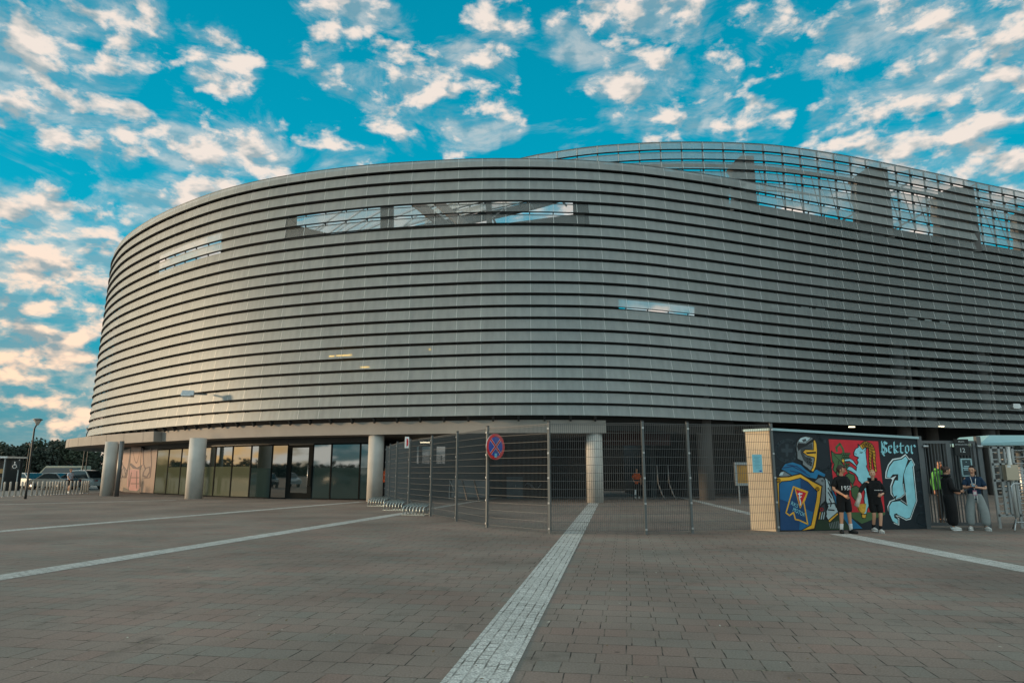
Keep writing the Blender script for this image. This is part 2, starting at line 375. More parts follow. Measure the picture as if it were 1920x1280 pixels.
# ================================================================ ground
A_STRIP = math.atan2(4.63, 28.13)               # direction of the central sett strip
pm = paving_mat('block_paving', A_STRIP, .51, .31, (.218, .150, .122), (.192, .170, .142), (.022, .019, .016), .0058)
g = MB(); g.quad((-500, -300, 0), (500, -300, 0), (500, 900, 0), (-500, 900, 0), pm)
tag(g.build('ground'), kind='structure')
def strip(name, a, b, w, m, z=.004, w2=None):
    a = Vector((a[0], a[1])); b = Vector((b[0], b[1])); d = (b-a).normalized(); n = Vector((-d.y, d.x)); w2 = w2 or w
    L = (b-a).length
    q = MB(); q.quad((0, -w/2, z), (L, -w2/2, z), (L, w2/2, z), (0, w/2, z), m)
    o = q.build(name, loc=(a.x, a.y, 0), rz=math.atan2(d.y, d.x)); return tag(o, kind='structure')
sett = paving_mat('pale_setts', 0, .13, .098, (.40, .39, .36), (.50, .49, .46), (.11, .10, .085), .008, big=.12, grass=False, squash=1.0, speck=.28, bumpd=.01)
strip('paving_strip', (-.91, 1.0), (4.05, 34.7), .49, sett)
strip('paving_strip', (-11.2, -7.0), (-3.85, 26.9), .50, sett)
strip('paving_strip', (-3.9, 27.2), (-1.0, 41.5), .42, sett)
strip('paving_strip', (-20.0, -4.0), (-7.75, 36.4), .48, sett)
strip('paving_strip', (-44.0, 14.0), (-18.5, 38.6), .42, sett)
strip('paving_strip', (8.12, 17.55), (8.0, 4.0), .50, sett)
strip('paving_strip', (8.6, 24.0), (10.6, 46.0), .42, sett)
lotm = mat('car_park_paving', (.20, .195, .18), .9, noise=(3.0, .22))
q = MB(); q.add([(-120, 40, .004), (-33.2, 40, .004), (-30.2, 51.5, .004), (-34, 75, .004), (-60, 120, .004), (-200, 120, .004)], [(0, 1, 2, 3, 4, 5)], lotm)
tag(q.build('car_park'), kind='structure')

# ================================================================ stadium
CTRL = [  # bottom (z 4.31)            top (z 18.07)
 ((-38.5, 80), (-37.8, 80)), ((-38.9, 72), (-38.0, 71)), ((-38.3, 66), (-36.8, 64)), ((-37.0, 61), (-34.5, 57.5)), ((-35.2, 57.2), (-32.4, 53.3)),
 ((-33.15, 54.2), (-30.66, 50.45)), ((-29.2, 50.0), (-27.8, 46.8)), ((-25.15, 46.3), (-24.4, 43.5)), ((-21.0, 42.75), (-20.7, 40.6)), ((-16.95, 39.85), (-16.8, 38.15)),
 ((-12.85, 37.75), (-12.8, 36.42)), ((-7.95, 36.05), (-8.0, 35.1)), ((-3.2, 34.95), (-3.2, 34.42)), ((0, 34.42), (0, 34.29)), ((3.7, 34.5), (3.5, 34.47)),
 ((6.6, 35.25), (6.6, 34.98)), ((9.73, 36.7), (9.6, 35.82)), ((12.4, 38.1), (12.3, 36.72)), ((15.1, 39.4), (15.4, 37.92)), ((20.8, 41.75), (20.9, 40.1)),
 ((26.9, 43.9), (27.0, 42.5)), ((34.8, 46.7), (35.2, 45.7)), ((45, 50.7), (45, 49.8)), ((60, 57), (60, 56.4))]
Z0, ZT, PIT, NROW = 4.31, 18.07, .632, 22
bot = spline([c[0] for c in CTRL], 16); top = spline([c[1] for c in CTRL], 16)
# resample by arc length so that panels are 1.28 m wide
def resample(step):
    mid = [(a+b)/2 for a, b in zip(bot, top)]; acc = [0]
    for a, b in zip(mid, mid[1:]): acc.append(acc[-1]+(b-a).length)
    out = []; n = int(acc[-1]/step); j = 0
    for k in range(n+1):
        s = k*step
        while j < len(acc)-2 and acc[j+1] < s: j += 1
        t = (s-acc[j])/(acc[j+1]-acc[j]); out.append((bot[j].lerp(bot[j+1], t), top[j].lerp(top[j+1], t)))
    return out
PL = resample(.64)
def plan(k, z, off=0.0):                        # point of the facade curve at sample k, height z, pushed outwards by off
    t = (z-Z0)/(ZT-Z0)
    p = PL[k][0].lerp(PL[k][1], t)
    a = PL[max(k-1, 0)]; b = PL[min(k+1, len(PL)-1)]
    d = (b[0].lerp(b[1], t)-a[0].lerp(a[1], t)).normalized(); n = Vector((d.y, -d.x))
    return Vector((p.x+n.x*off, p.y+n.y*off, z))
BT = [(-6, 45.0), (-3.4, 43.1), (-1.0, 41.7), (1.02, 40.55), (2.35, 40.0), (4.63, 39.28), (6.4, 38.93), (9.1, 38.62), (12.05, 38.6), (14.4, 38.75), (16.1, 38.98), (18.6, 39.6), (21.7, 40.55), (25.1, 41.75), (28.75, 43.12), (33.1, 44.8), (36.9, 46.25), (45, 49.8), (60, 56.4)]
def resample1(pts, step):
    c = spline(pts, 16); acc = [0]
    for a, b in zip(c, c[1:]): acc.append(acc[-1]+(b-a).length)
    out = []; j = 0
    for k in range(int(acc[-1]/step)+1):
        s = k*step
        while j < len(acc)-2 and acc[j+1] < s: j += 1
        out.append(c[j].lerp(c[j+1], (s-acc[j])/(acc[j+1]-acc[j])))
    return out
PB = resample1(BT, .64)
def planb(k, z, off=0.0):
    a = PB[max(k-1, 0)]; b = PB[min(k+1, len(PB)-1)]; d = (b-a).normalized()
    return Vector((PB[k].x+d.y*off, PB[k].y-d.x*off, z))

stadium = thing('stadium', 'grey oval football stadium wrapped in curved horizontal metal louvres above a columned arcade', 'stadium', (0, 40, 0))
stadium.location = (0, 0, 0)
def smooth(a, b, x): t = min(1, max(0, (x-a)/(b-a))); return t*t*(3-2*t)
def louver(fn, n, zb, row, joint_every=2, name='louver_row', last=False):
    mb = MB(); vs = []; H = []; rn = random.Random(row)
    for k in range(n):
        x = fn(k, zb, 0).x; e = smooth(9, 26, x)*(1-smooth(3, 13, row)) if fn is plan else 0
        h = .505-.10*e; H.append(h)                 # the blades stand flatter towards the open concourse
        vs += [fn(k, z, o) for o, z in ((-.13, zb+h-.005), (0, zb+h), (.035, zb+h*.72), (.115+.05*e, zb), (.10+.05*e, zb-.014), (-.08, zb+.005))]
    m = 6; fs = []; fu = []; sol = []; ton = []; tone = 1
    for k in range(n-1):
        x = fn(k, zb, 0).x
        if k % joint_every == 0: tone = rn.uniform(.95, 1.045)
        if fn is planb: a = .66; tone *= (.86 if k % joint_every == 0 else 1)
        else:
            a = .76-.34*smooth(4, 24, x)  # opacity graded down to the right, to shade that side darker
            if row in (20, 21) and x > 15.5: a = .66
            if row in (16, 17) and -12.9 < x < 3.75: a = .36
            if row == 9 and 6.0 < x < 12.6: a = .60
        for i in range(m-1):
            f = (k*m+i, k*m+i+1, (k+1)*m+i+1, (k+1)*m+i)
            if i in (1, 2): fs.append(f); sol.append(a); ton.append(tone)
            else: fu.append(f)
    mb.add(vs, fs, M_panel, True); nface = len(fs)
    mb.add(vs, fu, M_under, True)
    for k in range(0, n, joint_every):          # joint cover strip between two panels
        h = H[k]; P3 = vs[k*m+1:k*m+4]
        t = (fn(min(k+1, n-1), zb, 0)-fn(max(k-1, 0), zb, 0)).normalized(); q_ = Vector((t.y, -t.x, 0))*.008; t = t*.011
        a, b, c = (p+q_ for p in P3)
        mb.add([a-t, a+t, b+t, b-t, c+t, c-t], [(0, 3, 2, 1), (3, 5, 4, 2)], M_joint)
        if not last: mb.bar(fn(k, zb+h-.02, -.10), fn(k, zb+PIT, -.06), .05, .07, M_steeld)   # hanger to the row above
    for k in range(n-1):                        # continuous rail in the gap behind the panel head
        za, zc = zb+H[k], zb+H[k+1]
        mb.quad(fn(k, za+.012, -.15), fn(k+1, zc+.012, -.15), fn(k+1, zc+.045, -.16), fn(k, za+.045, -.16), M_steel)
    o = mb.build(name, stadium); me = o.data
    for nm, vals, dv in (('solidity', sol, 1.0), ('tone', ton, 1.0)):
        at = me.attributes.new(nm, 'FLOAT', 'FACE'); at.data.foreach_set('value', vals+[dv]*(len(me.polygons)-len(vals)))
    return o
NP = len(PL)
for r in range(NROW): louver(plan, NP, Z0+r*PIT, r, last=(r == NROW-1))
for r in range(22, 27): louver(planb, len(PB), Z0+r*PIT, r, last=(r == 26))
# top rail
mb = MB(); mb.tube([plan(k, ZT+.02, -.02) for k in range(NP) if plan(k, ZT).x < 17], .03, M_steeld, 6); mb.build('top_rail', stadium)
mb = MB(); mb.tube([planb(k, Z0+26*PIT+.51, -.02) for k in range(len(PB))], .03, M_steeld, 6); mb.build('top_rail', stadium)
# mullions and struts behind the open upper screen
mb = MB()
for k in range(0, len(PB), 2):
    p = planb(k, 0, 0)
    lo = 18.0 if p.x < 15.5 else 16.95
    mb.bar(planb(k, lo, -.20), planb(k, 21.25, -.16), .05, .12, M_steeld)
    if p.x > 3:
        mb.bar(planb(k, lo+.1, -.22), planb(k, 20.15, -.85), .03, .05, M_steeld)
mb.build('screen_mullions', stadium)
mb = MB(); mb.tube([planb(k, 20.15, -.9) for k in range(2, len(PB))], .12, M_black, 8); mb.build('ring_beam', stadium)
# inner wall with its openings
mb = MB()
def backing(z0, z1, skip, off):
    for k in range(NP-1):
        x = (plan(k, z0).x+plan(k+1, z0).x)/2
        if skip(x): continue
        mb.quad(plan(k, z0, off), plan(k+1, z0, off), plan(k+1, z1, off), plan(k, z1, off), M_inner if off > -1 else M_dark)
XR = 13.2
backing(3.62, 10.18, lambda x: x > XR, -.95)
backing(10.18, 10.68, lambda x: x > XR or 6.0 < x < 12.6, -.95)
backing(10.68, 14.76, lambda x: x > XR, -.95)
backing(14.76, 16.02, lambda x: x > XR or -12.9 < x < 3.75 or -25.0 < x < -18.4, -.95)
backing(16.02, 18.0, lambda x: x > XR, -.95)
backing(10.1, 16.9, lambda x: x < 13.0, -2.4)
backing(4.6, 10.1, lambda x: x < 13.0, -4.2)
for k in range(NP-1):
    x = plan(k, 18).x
    if x < XR: mb.quad(plan(k, 18.0, -.95), plan(k+1, 18.0, -.95), plan(k+1, 18.04, -.14), plan(k, 18.04, -.14), M_dark)  # added dark cap, keeps light from above out of the cavity
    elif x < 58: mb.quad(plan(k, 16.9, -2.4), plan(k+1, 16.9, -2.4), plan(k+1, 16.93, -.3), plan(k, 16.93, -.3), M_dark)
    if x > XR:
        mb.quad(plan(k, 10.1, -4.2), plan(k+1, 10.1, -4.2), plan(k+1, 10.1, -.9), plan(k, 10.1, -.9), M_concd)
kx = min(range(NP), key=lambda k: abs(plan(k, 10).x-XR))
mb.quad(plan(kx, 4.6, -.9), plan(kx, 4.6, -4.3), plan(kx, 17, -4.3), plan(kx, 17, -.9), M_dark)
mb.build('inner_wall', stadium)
# wedges of the stand seen in the long opening
def kat(x, z): return min(range(NP), key=lambda k: abs(plan(k, z).x-x))
mb = MB()
mb.add([plan(kat(-13.2, 15), 16.1, -.9), plan(kat(-13.2, 15), 14.7, -.9), plan(kat(-10.4, 15), 14.7, -.9), plan(kat(-12.6, 15), 15.5, -.9)], [(0, 1, 2, 3)], M_concd)
mb.build('stand_wall', stadium); mb = MB()
mb.add([plan(kat(-1.2, 15), 14.7, -.9), plan(kat(4.0, 15), 14.7, -.9), plan(kat(4.0, 15), 15.45, -.9)], [(0, 1, 2)], M_concd)
mb.build('stand_wall', stadium)
mb = MB()                                        # roof steelwork inside the bowl
def pb(a, b, Y0, Y1, w, h, m, nm='roof_beam'):
    mb = MB(); mb.bar(W(*a, Y0), W(*b, Y1), w, h, m, up=(0, 1, 0)); mb.build(nm, stadium)
pb((726, 372), (726, 442), 38.3, 38.3, .72, .5, M_concd)
pb((916, 370), (918, 432), 37.6, 37.6, .32, .3, M_concd)
pb((770, 372), (852, 438), 40.5, 39, .55, .4, M_concd)
pb((808, 368), (880, 432), 42, 40, .5, .4, M_concd)
ring = spline([W(600, 470, 39), W(760, 436, 41), W(880, 412, 42.5), W(960, 395, 43.5), W(1040, 374, 44.5), W(1120, 345, 46)], 6)
for a, b in zip(ring, ring[1:]): mb.bar(a, b, .5, .35, M_steeld, up=(0, 1, 0))
for x0, y0, x1, y1 in ((560, 452, 668, 376), (590, 455, 700, 378), (612, 452, 735, 384), (640, 450, 790, 386), (690, 446, 860, 392), (740, 446, 930, 376), (905, 372, 940, 440), (1050, 372, 1062, 386), (985, 372, 1000, 392)):
    pb((x0, y0), (x1, y1), 42, 44, .12, .12, M_galv)
for i in range(9):
    x = 580+i*42
    pb((x, 446-i*4), (x+34, 420-i*4), 42.5, 43, .08, .08, M_galv)
mb.build('roof_ring', stadium)
mb = MB()                                        # pale translucent roof skin over the far stand
roofm = mat('pale_roof_sheet', (.55, .57, .56), .5, alpha=.75)
rp = [W(545, 420, 46), W(700, 372, 52), W(900, 368, 54), W(930, 392, 50), W(760, 425, 47), W(640, 452, 45)]
mb.add(rp, [(0, 1, 2, 3, 4, 5)], roofm); mb.build('stand_roof', stadium)
# piers behind the open screen
for x0, x1, zt, Y in ((1377, 1421, 21.0, 39.9), (1610, 1673, 21.0, 41.6), (1758, 1832, 20.8, 44.3), (1905, 1985, 20.7, 47.2)):
    a = W(x0, 400, Y).x; b = W(x1, 400, Y).x; mb = MB()
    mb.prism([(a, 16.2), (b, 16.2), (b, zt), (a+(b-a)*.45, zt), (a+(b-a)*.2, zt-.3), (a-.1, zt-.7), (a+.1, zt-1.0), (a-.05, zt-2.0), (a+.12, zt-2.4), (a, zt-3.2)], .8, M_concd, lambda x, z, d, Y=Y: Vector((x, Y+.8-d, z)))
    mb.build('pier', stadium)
mb = MB(); mb.bar(W(1550, 430, 44), W(1700, 345, 46), .12, .12, M_steel, (0, 1, 0)); mb.bar(W(1640, 450, 46), W(1830, 345, 50), .12, .12, M_steel, (0, 1, 0)); mb.build('stay_cable', stadium)
# beige fascia below the louvres
def xk(x): return kat(x, Z0)
K1 = xk(4.75)
mb = MB()
for k in range(0, K1):
    a, b = k, k+1
    mb.quad(plan(a, 3.45, -.28), plan(b, 3.45, -.28), plan(b, 4.1, -.28), plan(a, 4.1, -.28), M_fascia)
    mb.quad(plan(a, 4.1, -.28), plan(b, 4.1, -.28), plan(b, 4.1, -1.0), plan(a, 4.1, -1.0), M_fascia)
mb.quad(plan(K1, 3.45, -.28), plan(K1, 3.45, -1.3), plan(K1, 4.1, -1.3), plan(K1, 4.1, -.28), M_fascia)
mb.build('fascia', stadium)
KL = xk(-22.6)
mb = MB()                                        # projecting canopy edge at the left end
for k in range(0, KL):
    o0 = .25+1.25*min(1, max(0, (KL-k)/26)); o1 = .25+1.25*min(1, max(0, (KL-k-1)/26))
    mb.quad(plan(k, 3.43, o0), plan(k+1, 3.43, o1), plan(k+1, 4.08, o1), plan(k, 4.08, o0), M_fascia)
    mb.quad(plan(k, 4.08, o0), plan(k+1, 4.08, o1), plan(k+1, 4.08, -.27), plan(k, 4.08, -.27), M_fascia)
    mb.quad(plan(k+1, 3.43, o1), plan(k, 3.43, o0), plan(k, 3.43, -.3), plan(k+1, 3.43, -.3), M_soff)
    if k % 4 == 0:
        mb.bar(plan(k, 3.435, o0+.003), plan(k, 4.085, o0+.003), .015, .008, M_steel)
mb.quad(plan(KL, 3.43, .25), plan(KL, 3.43, -.27), plan(KL, 4.08, -.27), plan(KL, 4.08, .25), M_fascia)
mb.build('canopy_edge', stadium)
mb = MB()
for k in range(0, K1):
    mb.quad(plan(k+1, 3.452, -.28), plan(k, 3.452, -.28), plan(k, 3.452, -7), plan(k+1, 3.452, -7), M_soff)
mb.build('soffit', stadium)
mb = MB()
for k in range(K1, NP-1):
    mb.quad(plan(k+1, 4.62, -.5), plan(k, 4.62, -.5), plan(k, 4.62, -12), plan(k+1, 4.62, -12), M_dark)
    mb.quad(plan(k, 4.35, -.5), plan(k+1, 4.35, -.5), plan(k+1, 4.62, -.5), plan(k, 4.62, -.5), M_dark)
mb.build('arcade_ceiling', stadium)
nb = 0
for k in range(xk(-33.5), K1+1, 2):              # brackets between fascia and lowest louvre
    b_ = MB(); b_.bar(plan(k, 4.08, -.2), plan(k, 4.36, -.03), .09, .22, M_steeld); b_.build('bracket', stadium)
# columns of the arcade
def column(px, r, z, back, y=None, mt=None, name='column'):
    Y = y
    p = W(px, 930, Y)
    b_ = MB(); b_.lathe([(r, 0), (r, z)], mt or M_conc, (p.x, p.y, 0), 28); return b_.build(name, stadium)
column(199, .38, 3.46, 0, 45.3); column(363, .47, 3.46, 0, 40.4); column(702, .41, 3.46, 0, 36.7); column(1116, .42, 3.46, 0, 35.35)
for px, Y in ((1326, 38.6), (1436, 42.0), (1708, 45.4), (1868, 47.2), (1760, 48.5)):
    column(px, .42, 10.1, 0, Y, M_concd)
for px, Y in ((1452, 44), (1730, 46.4), (1886, 48)):
    column(px, .13, 10.1, 0, Y, M_soff, 'drain_pipe')
column(246-28, .14, 3.46, 0, 44.2, M_steel, 'drain_pipe')
# shopfront glazing
gl = bpy.data.materials.new('reflective_glass'); gl.use_nodes = True
b = gl.node_tree.nodes['Principled BSDF']; b.inputs['Base Color'].default_value = (.012, .022, .022, 1); b.inputs['Roughness'].default_value = .025
b.inputs['IOR'].default_value = 2.1; b.inputs['Specular IOR Level'].default_value = .9
film = bpy.data.materials.new('frosted_green_film'); film.use_nodes = True
b = film.node_tree.nodes['Principled BSDF']; b.inputs['Base Color'].default_value = (.085, .10, .065, 1); b.inputs['Roughness'].default_value = .05; b.inputs['IOR'].default_value = 1.7
filmd = film.copy(); filmd.name = 'frosted_dark_film'; filmd.node_tree.nodes['Principled BSDF'].inputs['Base Color'].default_value = (.02, .04, .04, 1)
def glassline(px):                                # where the glazing line meets a sight line
    r = ray(px, 900); best = None
    for k in range(NP):
        p = plan(k, Z0, -2.3); e = abs(p.x/p.y-r.x/r.y)
        if p.y < 60 and (best is None or e < best[0]): best = (e, p)
    return Vector((best[1].x, best[1].y, 0))
M_frame = mat('window_frame_dark', (.010, .012, .012), .8, spec=.05)
GZ = [(290, 312, 'c'), (312, 341, 'f'), (341, 366, 'f'), (366, 403, 'f'), (403, 434, 'f'), (434, 469, 'f'), (469, 506, 'd'), (506, 545, 'n'), (545, 583, 'door'), (583, 624, 'd'), (624, 667, 'd'), (667, 712, 'd')]
def gp(a, b, t, z, off=0):
    d = (b-a).normalized(); n = Vector((d.y, -d.x, 0)); p = a.lerp(b, t)+n*off
    return Vector((p.x, p.y, z))
for x0, x1, kind in GZ:
    a, c = glassline(x0), glassline(x1)
    if kind == 'door':
        dm = MB()
        for t0, t1, z0, z1 in ((0, .16, .03, 3.05), (.84, 1, .03, 3.05), (.16, .84, .03, .35), (.16, .84, 2.9, 3.05)):
            dm.prism([(t0, z0), (t1, z0), (t1, z1), (t0, z1)], .07, M_frame, lambda t, z, d, a=a, c=c: gp(a, c, t, z, d))
        do = dm.build('door', stadium)
        pm_ = MB(); pm_.quad(gp(a, c, .16, .35, .03), gp(a, c, .84, .35, .03), gp(a, c, .84, 2.9, .03), gp(a, c, .16, 2.9, .03), gl); pm_.build('pane', do)
        hm_ = MB(); hm_.tube([gp(a, c, .88, .7, .16), gp(a, c, .88, 1.9, .16)], .022, M_galv, 8)
        hm_.bar(gp(a, c, .88, .8, .05), gp(a, c, .88, .8, .16), .03, .03, M_galv); hm_.bar(gp(a, c, .88, 1.8, .05), gp(a, c, .88, 1.8, .16), .03, .03, M_galv)
        hm_.build('handle', do); continue
    wm_ = MB()
    for t0, t1, z0, z1 in ((0, .03, 0, 3.12), (.97, 1, 0, 3.12), (.03, .97, 0, .07), (.03, .97, 3.04, 3.12)):
        wm_.prism([(t0, z0), (t1, z0), (t1, z1), (t0, z1)], .05, M_frame, lambda t, z, d, a=a, c=c: gp(a, c, t, z, d))
    wo = wm_.build('window', stadium)
    p_ = MB(); zf = {'c': 0, 'n': 0, 'f': 1.85, 'd': 1.75}[kind]
    if zf:
        p_.quad(gp(a, c, .03, .07, .032), gp(a, c, .97, .07, .032), gp(a, c, .97, zf, .03), gp(a, c, .03, zf, .03), film if kind == 'f' else filmd)
        p_.quad(gp(a, c, .03, zf, .03), gp(a, c, .97, zf, .03), gp(a, c, .97, 3.04, .028), gp(a, c, .03, 3.04, .028), gl)
    else:
        p_.quad(gp(a, c, .03, .07, .032), gp(a, c, .97, .07, .032), gp(a, c, .97, 3.04, .028), gp(a, c, .03, 3.04, .028), gl if kind == 'n' else film)
    p_.build('pane', wo)
mb = MB()                                         # dark header above the glazing, plinth below
for x0, x1, kind in GZ+[(168, 196, 'x'), (196, 290, 'x')]:
    a, c = glassline(x0), glassline(x1)
    mb.prism([(0, 3.04), (1, 3.04), (1, 3.45), (0, 3.45)], .026, M_steeld, lambda t, z, d, a=a, c=c: gp(a, c, t, z, d))
mb.build('glazing_header', stadium)
# printed torso panels left of the glazing
def at_line(px, py, a, c):                        # pixel -> (t, z) on the vertical plane through a, c
    r = ray(px, py); d = c-a; den = r.x*d.y-r.y*d.x
    s = (a.x*d.y-a.y*d.x)/den; P = Vector((r.x*s, r.y*s, CAMH+r.z*s))
    return ((Vector((P.x, P.y, 0))-a).dot(d)/d.length_squared, P.z)
a, c = glassline(222), glassline(290)
skinp = mat('print_skin', '#ab8871', .35, noise=(1.2, .12)); skind = mat('print_shade', '#472b24', .35); skinl = mat('print_pale', '#8f7767', .35, noise=(1.5, .1)); pinkp = mat('print_pink', '#ad7873', .35, noise=(2, .08)); darkp = mat('print_dark', '#2c2a26', .4)
tb = MB(); J = lambda lst: [at_line(x/4, 720+y/4, a, c) for x, y in lst]
lay = lambda dd: (lambda t, z, d, a=a, c=c: gp(a, c, t, z, d*dd))
tb.prism([(0, .05), (1, .05), (1, 3.12), (0, 3.12)], 1, skinl, lay(.03))
tb.prism(J([(925, 500), (985, 480), (975, 600), (945, 690), (915, 700), (905, 640)]), 1, skinp, lay(.033))
tb.prism(J([(985, 470), (1065, 470), (1075, 560), (1080, 620), (1050, 640), (985, 640), (965, 590)]), 1, skinp, lay(.033))
tb.prism(J([(975, 600), (985, 590), (1030, 625), (1075, 600), (1060, 640), (1000, 632)]), 1, skind, lay(.036))
tb.prism(J([(968, 640), (1055, 640), (1052, 780), (1030, 800), (975, 795), (955, 760)]), 1, pinkp, lay(.036))
tb.prism(J([(930, 770), (975, 795), (1030, 800), (1052, 780), (1052, 838), (915, 838)]), 1, darkp, lay(.039))
tb.prism(J([(915, 640), (935, 615), (960, 650), (940, 705), (915, 695)]), 1, skind, lay(.036))
tb.prism(J([(1075, 660), (1095, 625), (1130, 615), (1130, 660), (1105, 705), (1070, 690)]), 1, skind, lay(.036))
tb.prism(J([(921, 640), (935, 624), (951, 652), (936, 690), (921, 684)]), 1, skinl, lay(.039))
tb.prism(J([(1088, 655), (1102, 632), (1122, 625), (1122, 655), (1102, 690), (1082, 680)]), 1, skinl, lay(.039))
for i in range(9):
    t = i/8; x0 = 1000+t*52; y0 = 500+math.sin(t*math.pi)*90
    if i: tb.prism(J([(xp, yp-4), (x0, y0-4), (x0, y0+4), (xp, yp+4)]), 1, skind, lay(.039))
    xp, yp = x0, y0
for x in (985, 1065): tb.prism(J([(x-2, 470), (x+2, 470), (x+2-22, 838), (x-2-22, 838)]), 1, M_steeld, lay(.042))
for pts in ([(925, 500), (915, 580), (940, 650), (950, 700), (905, 700)], [(985, 480), (970, 590), (950, 690)], [(1075, 480), (1080, 600), (1095, 640)], [(1135, 480), (1140, 600), (1128, 700), (1085, 705)], [(1030, 650), (1028, 780)], [(985, 700), (1050, 700)], [(985, 745), (1048, 745)], [(990, 660), (970, 770)], [(1052, 640), (1056, 770)]):
    for (x0, y0), (x1, y1) in zip(pts, pts[1:]):
        d_ = math.hypot(x1-x0, y1-y0); nx, ny = -(y1-y0)/d_*3.2, (x1-x0)/d_*3.2
        tb.prism(J([(x0-nx, y0-ny), (x1-nx, y1-ny), (x1+nx, y1+ny), (x0+nx, y0+ny)]), 1, skind, lay(.0405))
tb.build('printed_panel', stadium)
a2, c2 = glassline(168), glassline(222)
tb = MB(); rust = mat('ribbed_brown_cladding', '#7d6256', .6, noise=(2, .2)); rustd = mat('ribbed_brown_recess', '#3a2b25', .8)
for i in range(22):
    t0 = i/22
    tb.prism([(t0, .03), (t0+.03, .03), (t0+.03, 3.12), (t0, 3.12)], .07+.03*(i % 2), rust, lambda t, z, d, a=a2, c=c2: gp(a, c, t, z, d))
    tb.prism([(t0+.03, .03), (t0+1/22, .03), (t0+1/22, 3.12), (t0+.03, 3.12)], .02, rustd, lambda t, z, d, a=a2, c=c2: gp(a, c, t, z, d))
tb.build('ribbed_cladding', stadium)
# rear walls of the arcade
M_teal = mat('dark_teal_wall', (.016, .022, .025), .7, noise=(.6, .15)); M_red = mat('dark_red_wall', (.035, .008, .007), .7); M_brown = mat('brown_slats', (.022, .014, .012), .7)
mb = MB()
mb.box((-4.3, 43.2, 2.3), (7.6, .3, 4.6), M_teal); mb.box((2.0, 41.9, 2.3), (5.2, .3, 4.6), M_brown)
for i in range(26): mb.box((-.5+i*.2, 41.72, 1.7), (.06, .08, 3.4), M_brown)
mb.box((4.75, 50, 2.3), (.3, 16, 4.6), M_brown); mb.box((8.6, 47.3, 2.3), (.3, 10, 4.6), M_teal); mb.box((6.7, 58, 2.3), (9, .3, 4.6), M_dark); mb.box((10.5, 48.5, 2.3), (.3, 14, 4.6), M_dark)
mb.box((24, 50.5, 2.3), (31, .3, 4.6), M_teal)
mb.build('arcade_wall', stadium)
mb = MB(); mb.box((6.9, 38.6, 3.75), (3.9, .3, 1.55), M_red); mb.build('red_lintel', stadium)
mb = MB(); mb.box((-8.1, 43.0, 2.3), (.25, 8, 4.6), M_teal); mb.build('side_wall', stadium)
for x0, x1 in ((729, 752), (754, 770), (780, 786), (790, 810), (817, 836)):
    p, q_ = W(x0, 860, 42.98), W(x1, 860, 42.98)
    wf = MB(); wf.box(((p.x+q_.x)/2, 43.0, 2.55), (q_.x-p.x, .06, 1.15), M_steeld); wo = wf.build('window', stadium)
    wp = MB(); wp.box(((p.x+q_.x)/2, 42.96, 2.55), (q_.x-p.x-.1, .02, 1.05), gl); wp.build('pane', wo)
# lamps under the ceiling and inside the facade
M_lamp = mat('lit_tube', '#ffd9a0', .5, emit=('#ffdf9a', 5)); M_lampw = mat('lit_tube_white', '#fff0d0', .5, emit=('#fff0c8', 1.8))
for px, py, Y, w in ((797, 829, 40.5, .55), (1062, 814, 39.5, .55), (1310, 787, 42, .5), (1597, 800, 42, .35), (1765, 799, 44, .3)):
    p = W(px, py, Y); b_ = MB(); b_.box(p, (w, .12, .06), M_lampw); b_.build('ceiling_light', stadium)
for px, py, w in ((645, 666, .95), (622, 667.5, .3), (684, 688, .5), (806, 655, .12)):
    r_ = ray(px, py); best = min(range(NP), key=lambda k: abs(plan(k, 7, -.45).x/plan(k, 7, -.45).y-r_.x/r_.y) if plan(k, 7).y < 60 else 9)
    Y = plan(best, 7, -.45).y; p = W(px, py, Y); d = plan(best+1, 7)-plan(best-1, 7)
    b_ = MB(); b_.box(p, (w, .06, .06), mat('warm_tube', '#ffd060', .5, emit=('#ffc94a', 2.6)), math.atan2(d.y, d.x)); b_.build('light_tube', stadium)
# floodlights bracketed to the louvres
def flood(px, py, Y, s):
    p = W(px, py, Y); b_ = MB()
    b_.box(p, (.62*s, .34, .28), M_galv, .3, -.25); b_.box(p+Vector((-.06, -.19, -.05)), (.5*s, .04, .2), M_white, .3, -.25)
    b_.bar(p+Vector((.15, .1, 0)), p+Vector((.75, .75, .05)), .08, .08, M_steel); b_.build('floodlight', stadium)
flood(353, 738, 39.2, 1); flood(1903, 762, 44.8, 1)
# strip windows inside the right hand concourse
for px, py, w in ((1452, 575, 24), (1485, 576, 26), (1512, 578, 26), (1540, 581, 26), (1712, 598, 22), (1740, 601, 18), (1770, 605, 22), (1878, 620, 20)):
    Y = 40.6+(px-1440)*.0155; p, q_ = W(px-w/2, py, Y), W(px+w/2, py, Y)
    b_ = MB(); b_.box((p+q_)/2, ((q_-p).length, .05, .16), mat('pale_strip_window', '#a8b4b4', .2), math.atan2(4.1, 10)); b_.build('strip_window', stadium)
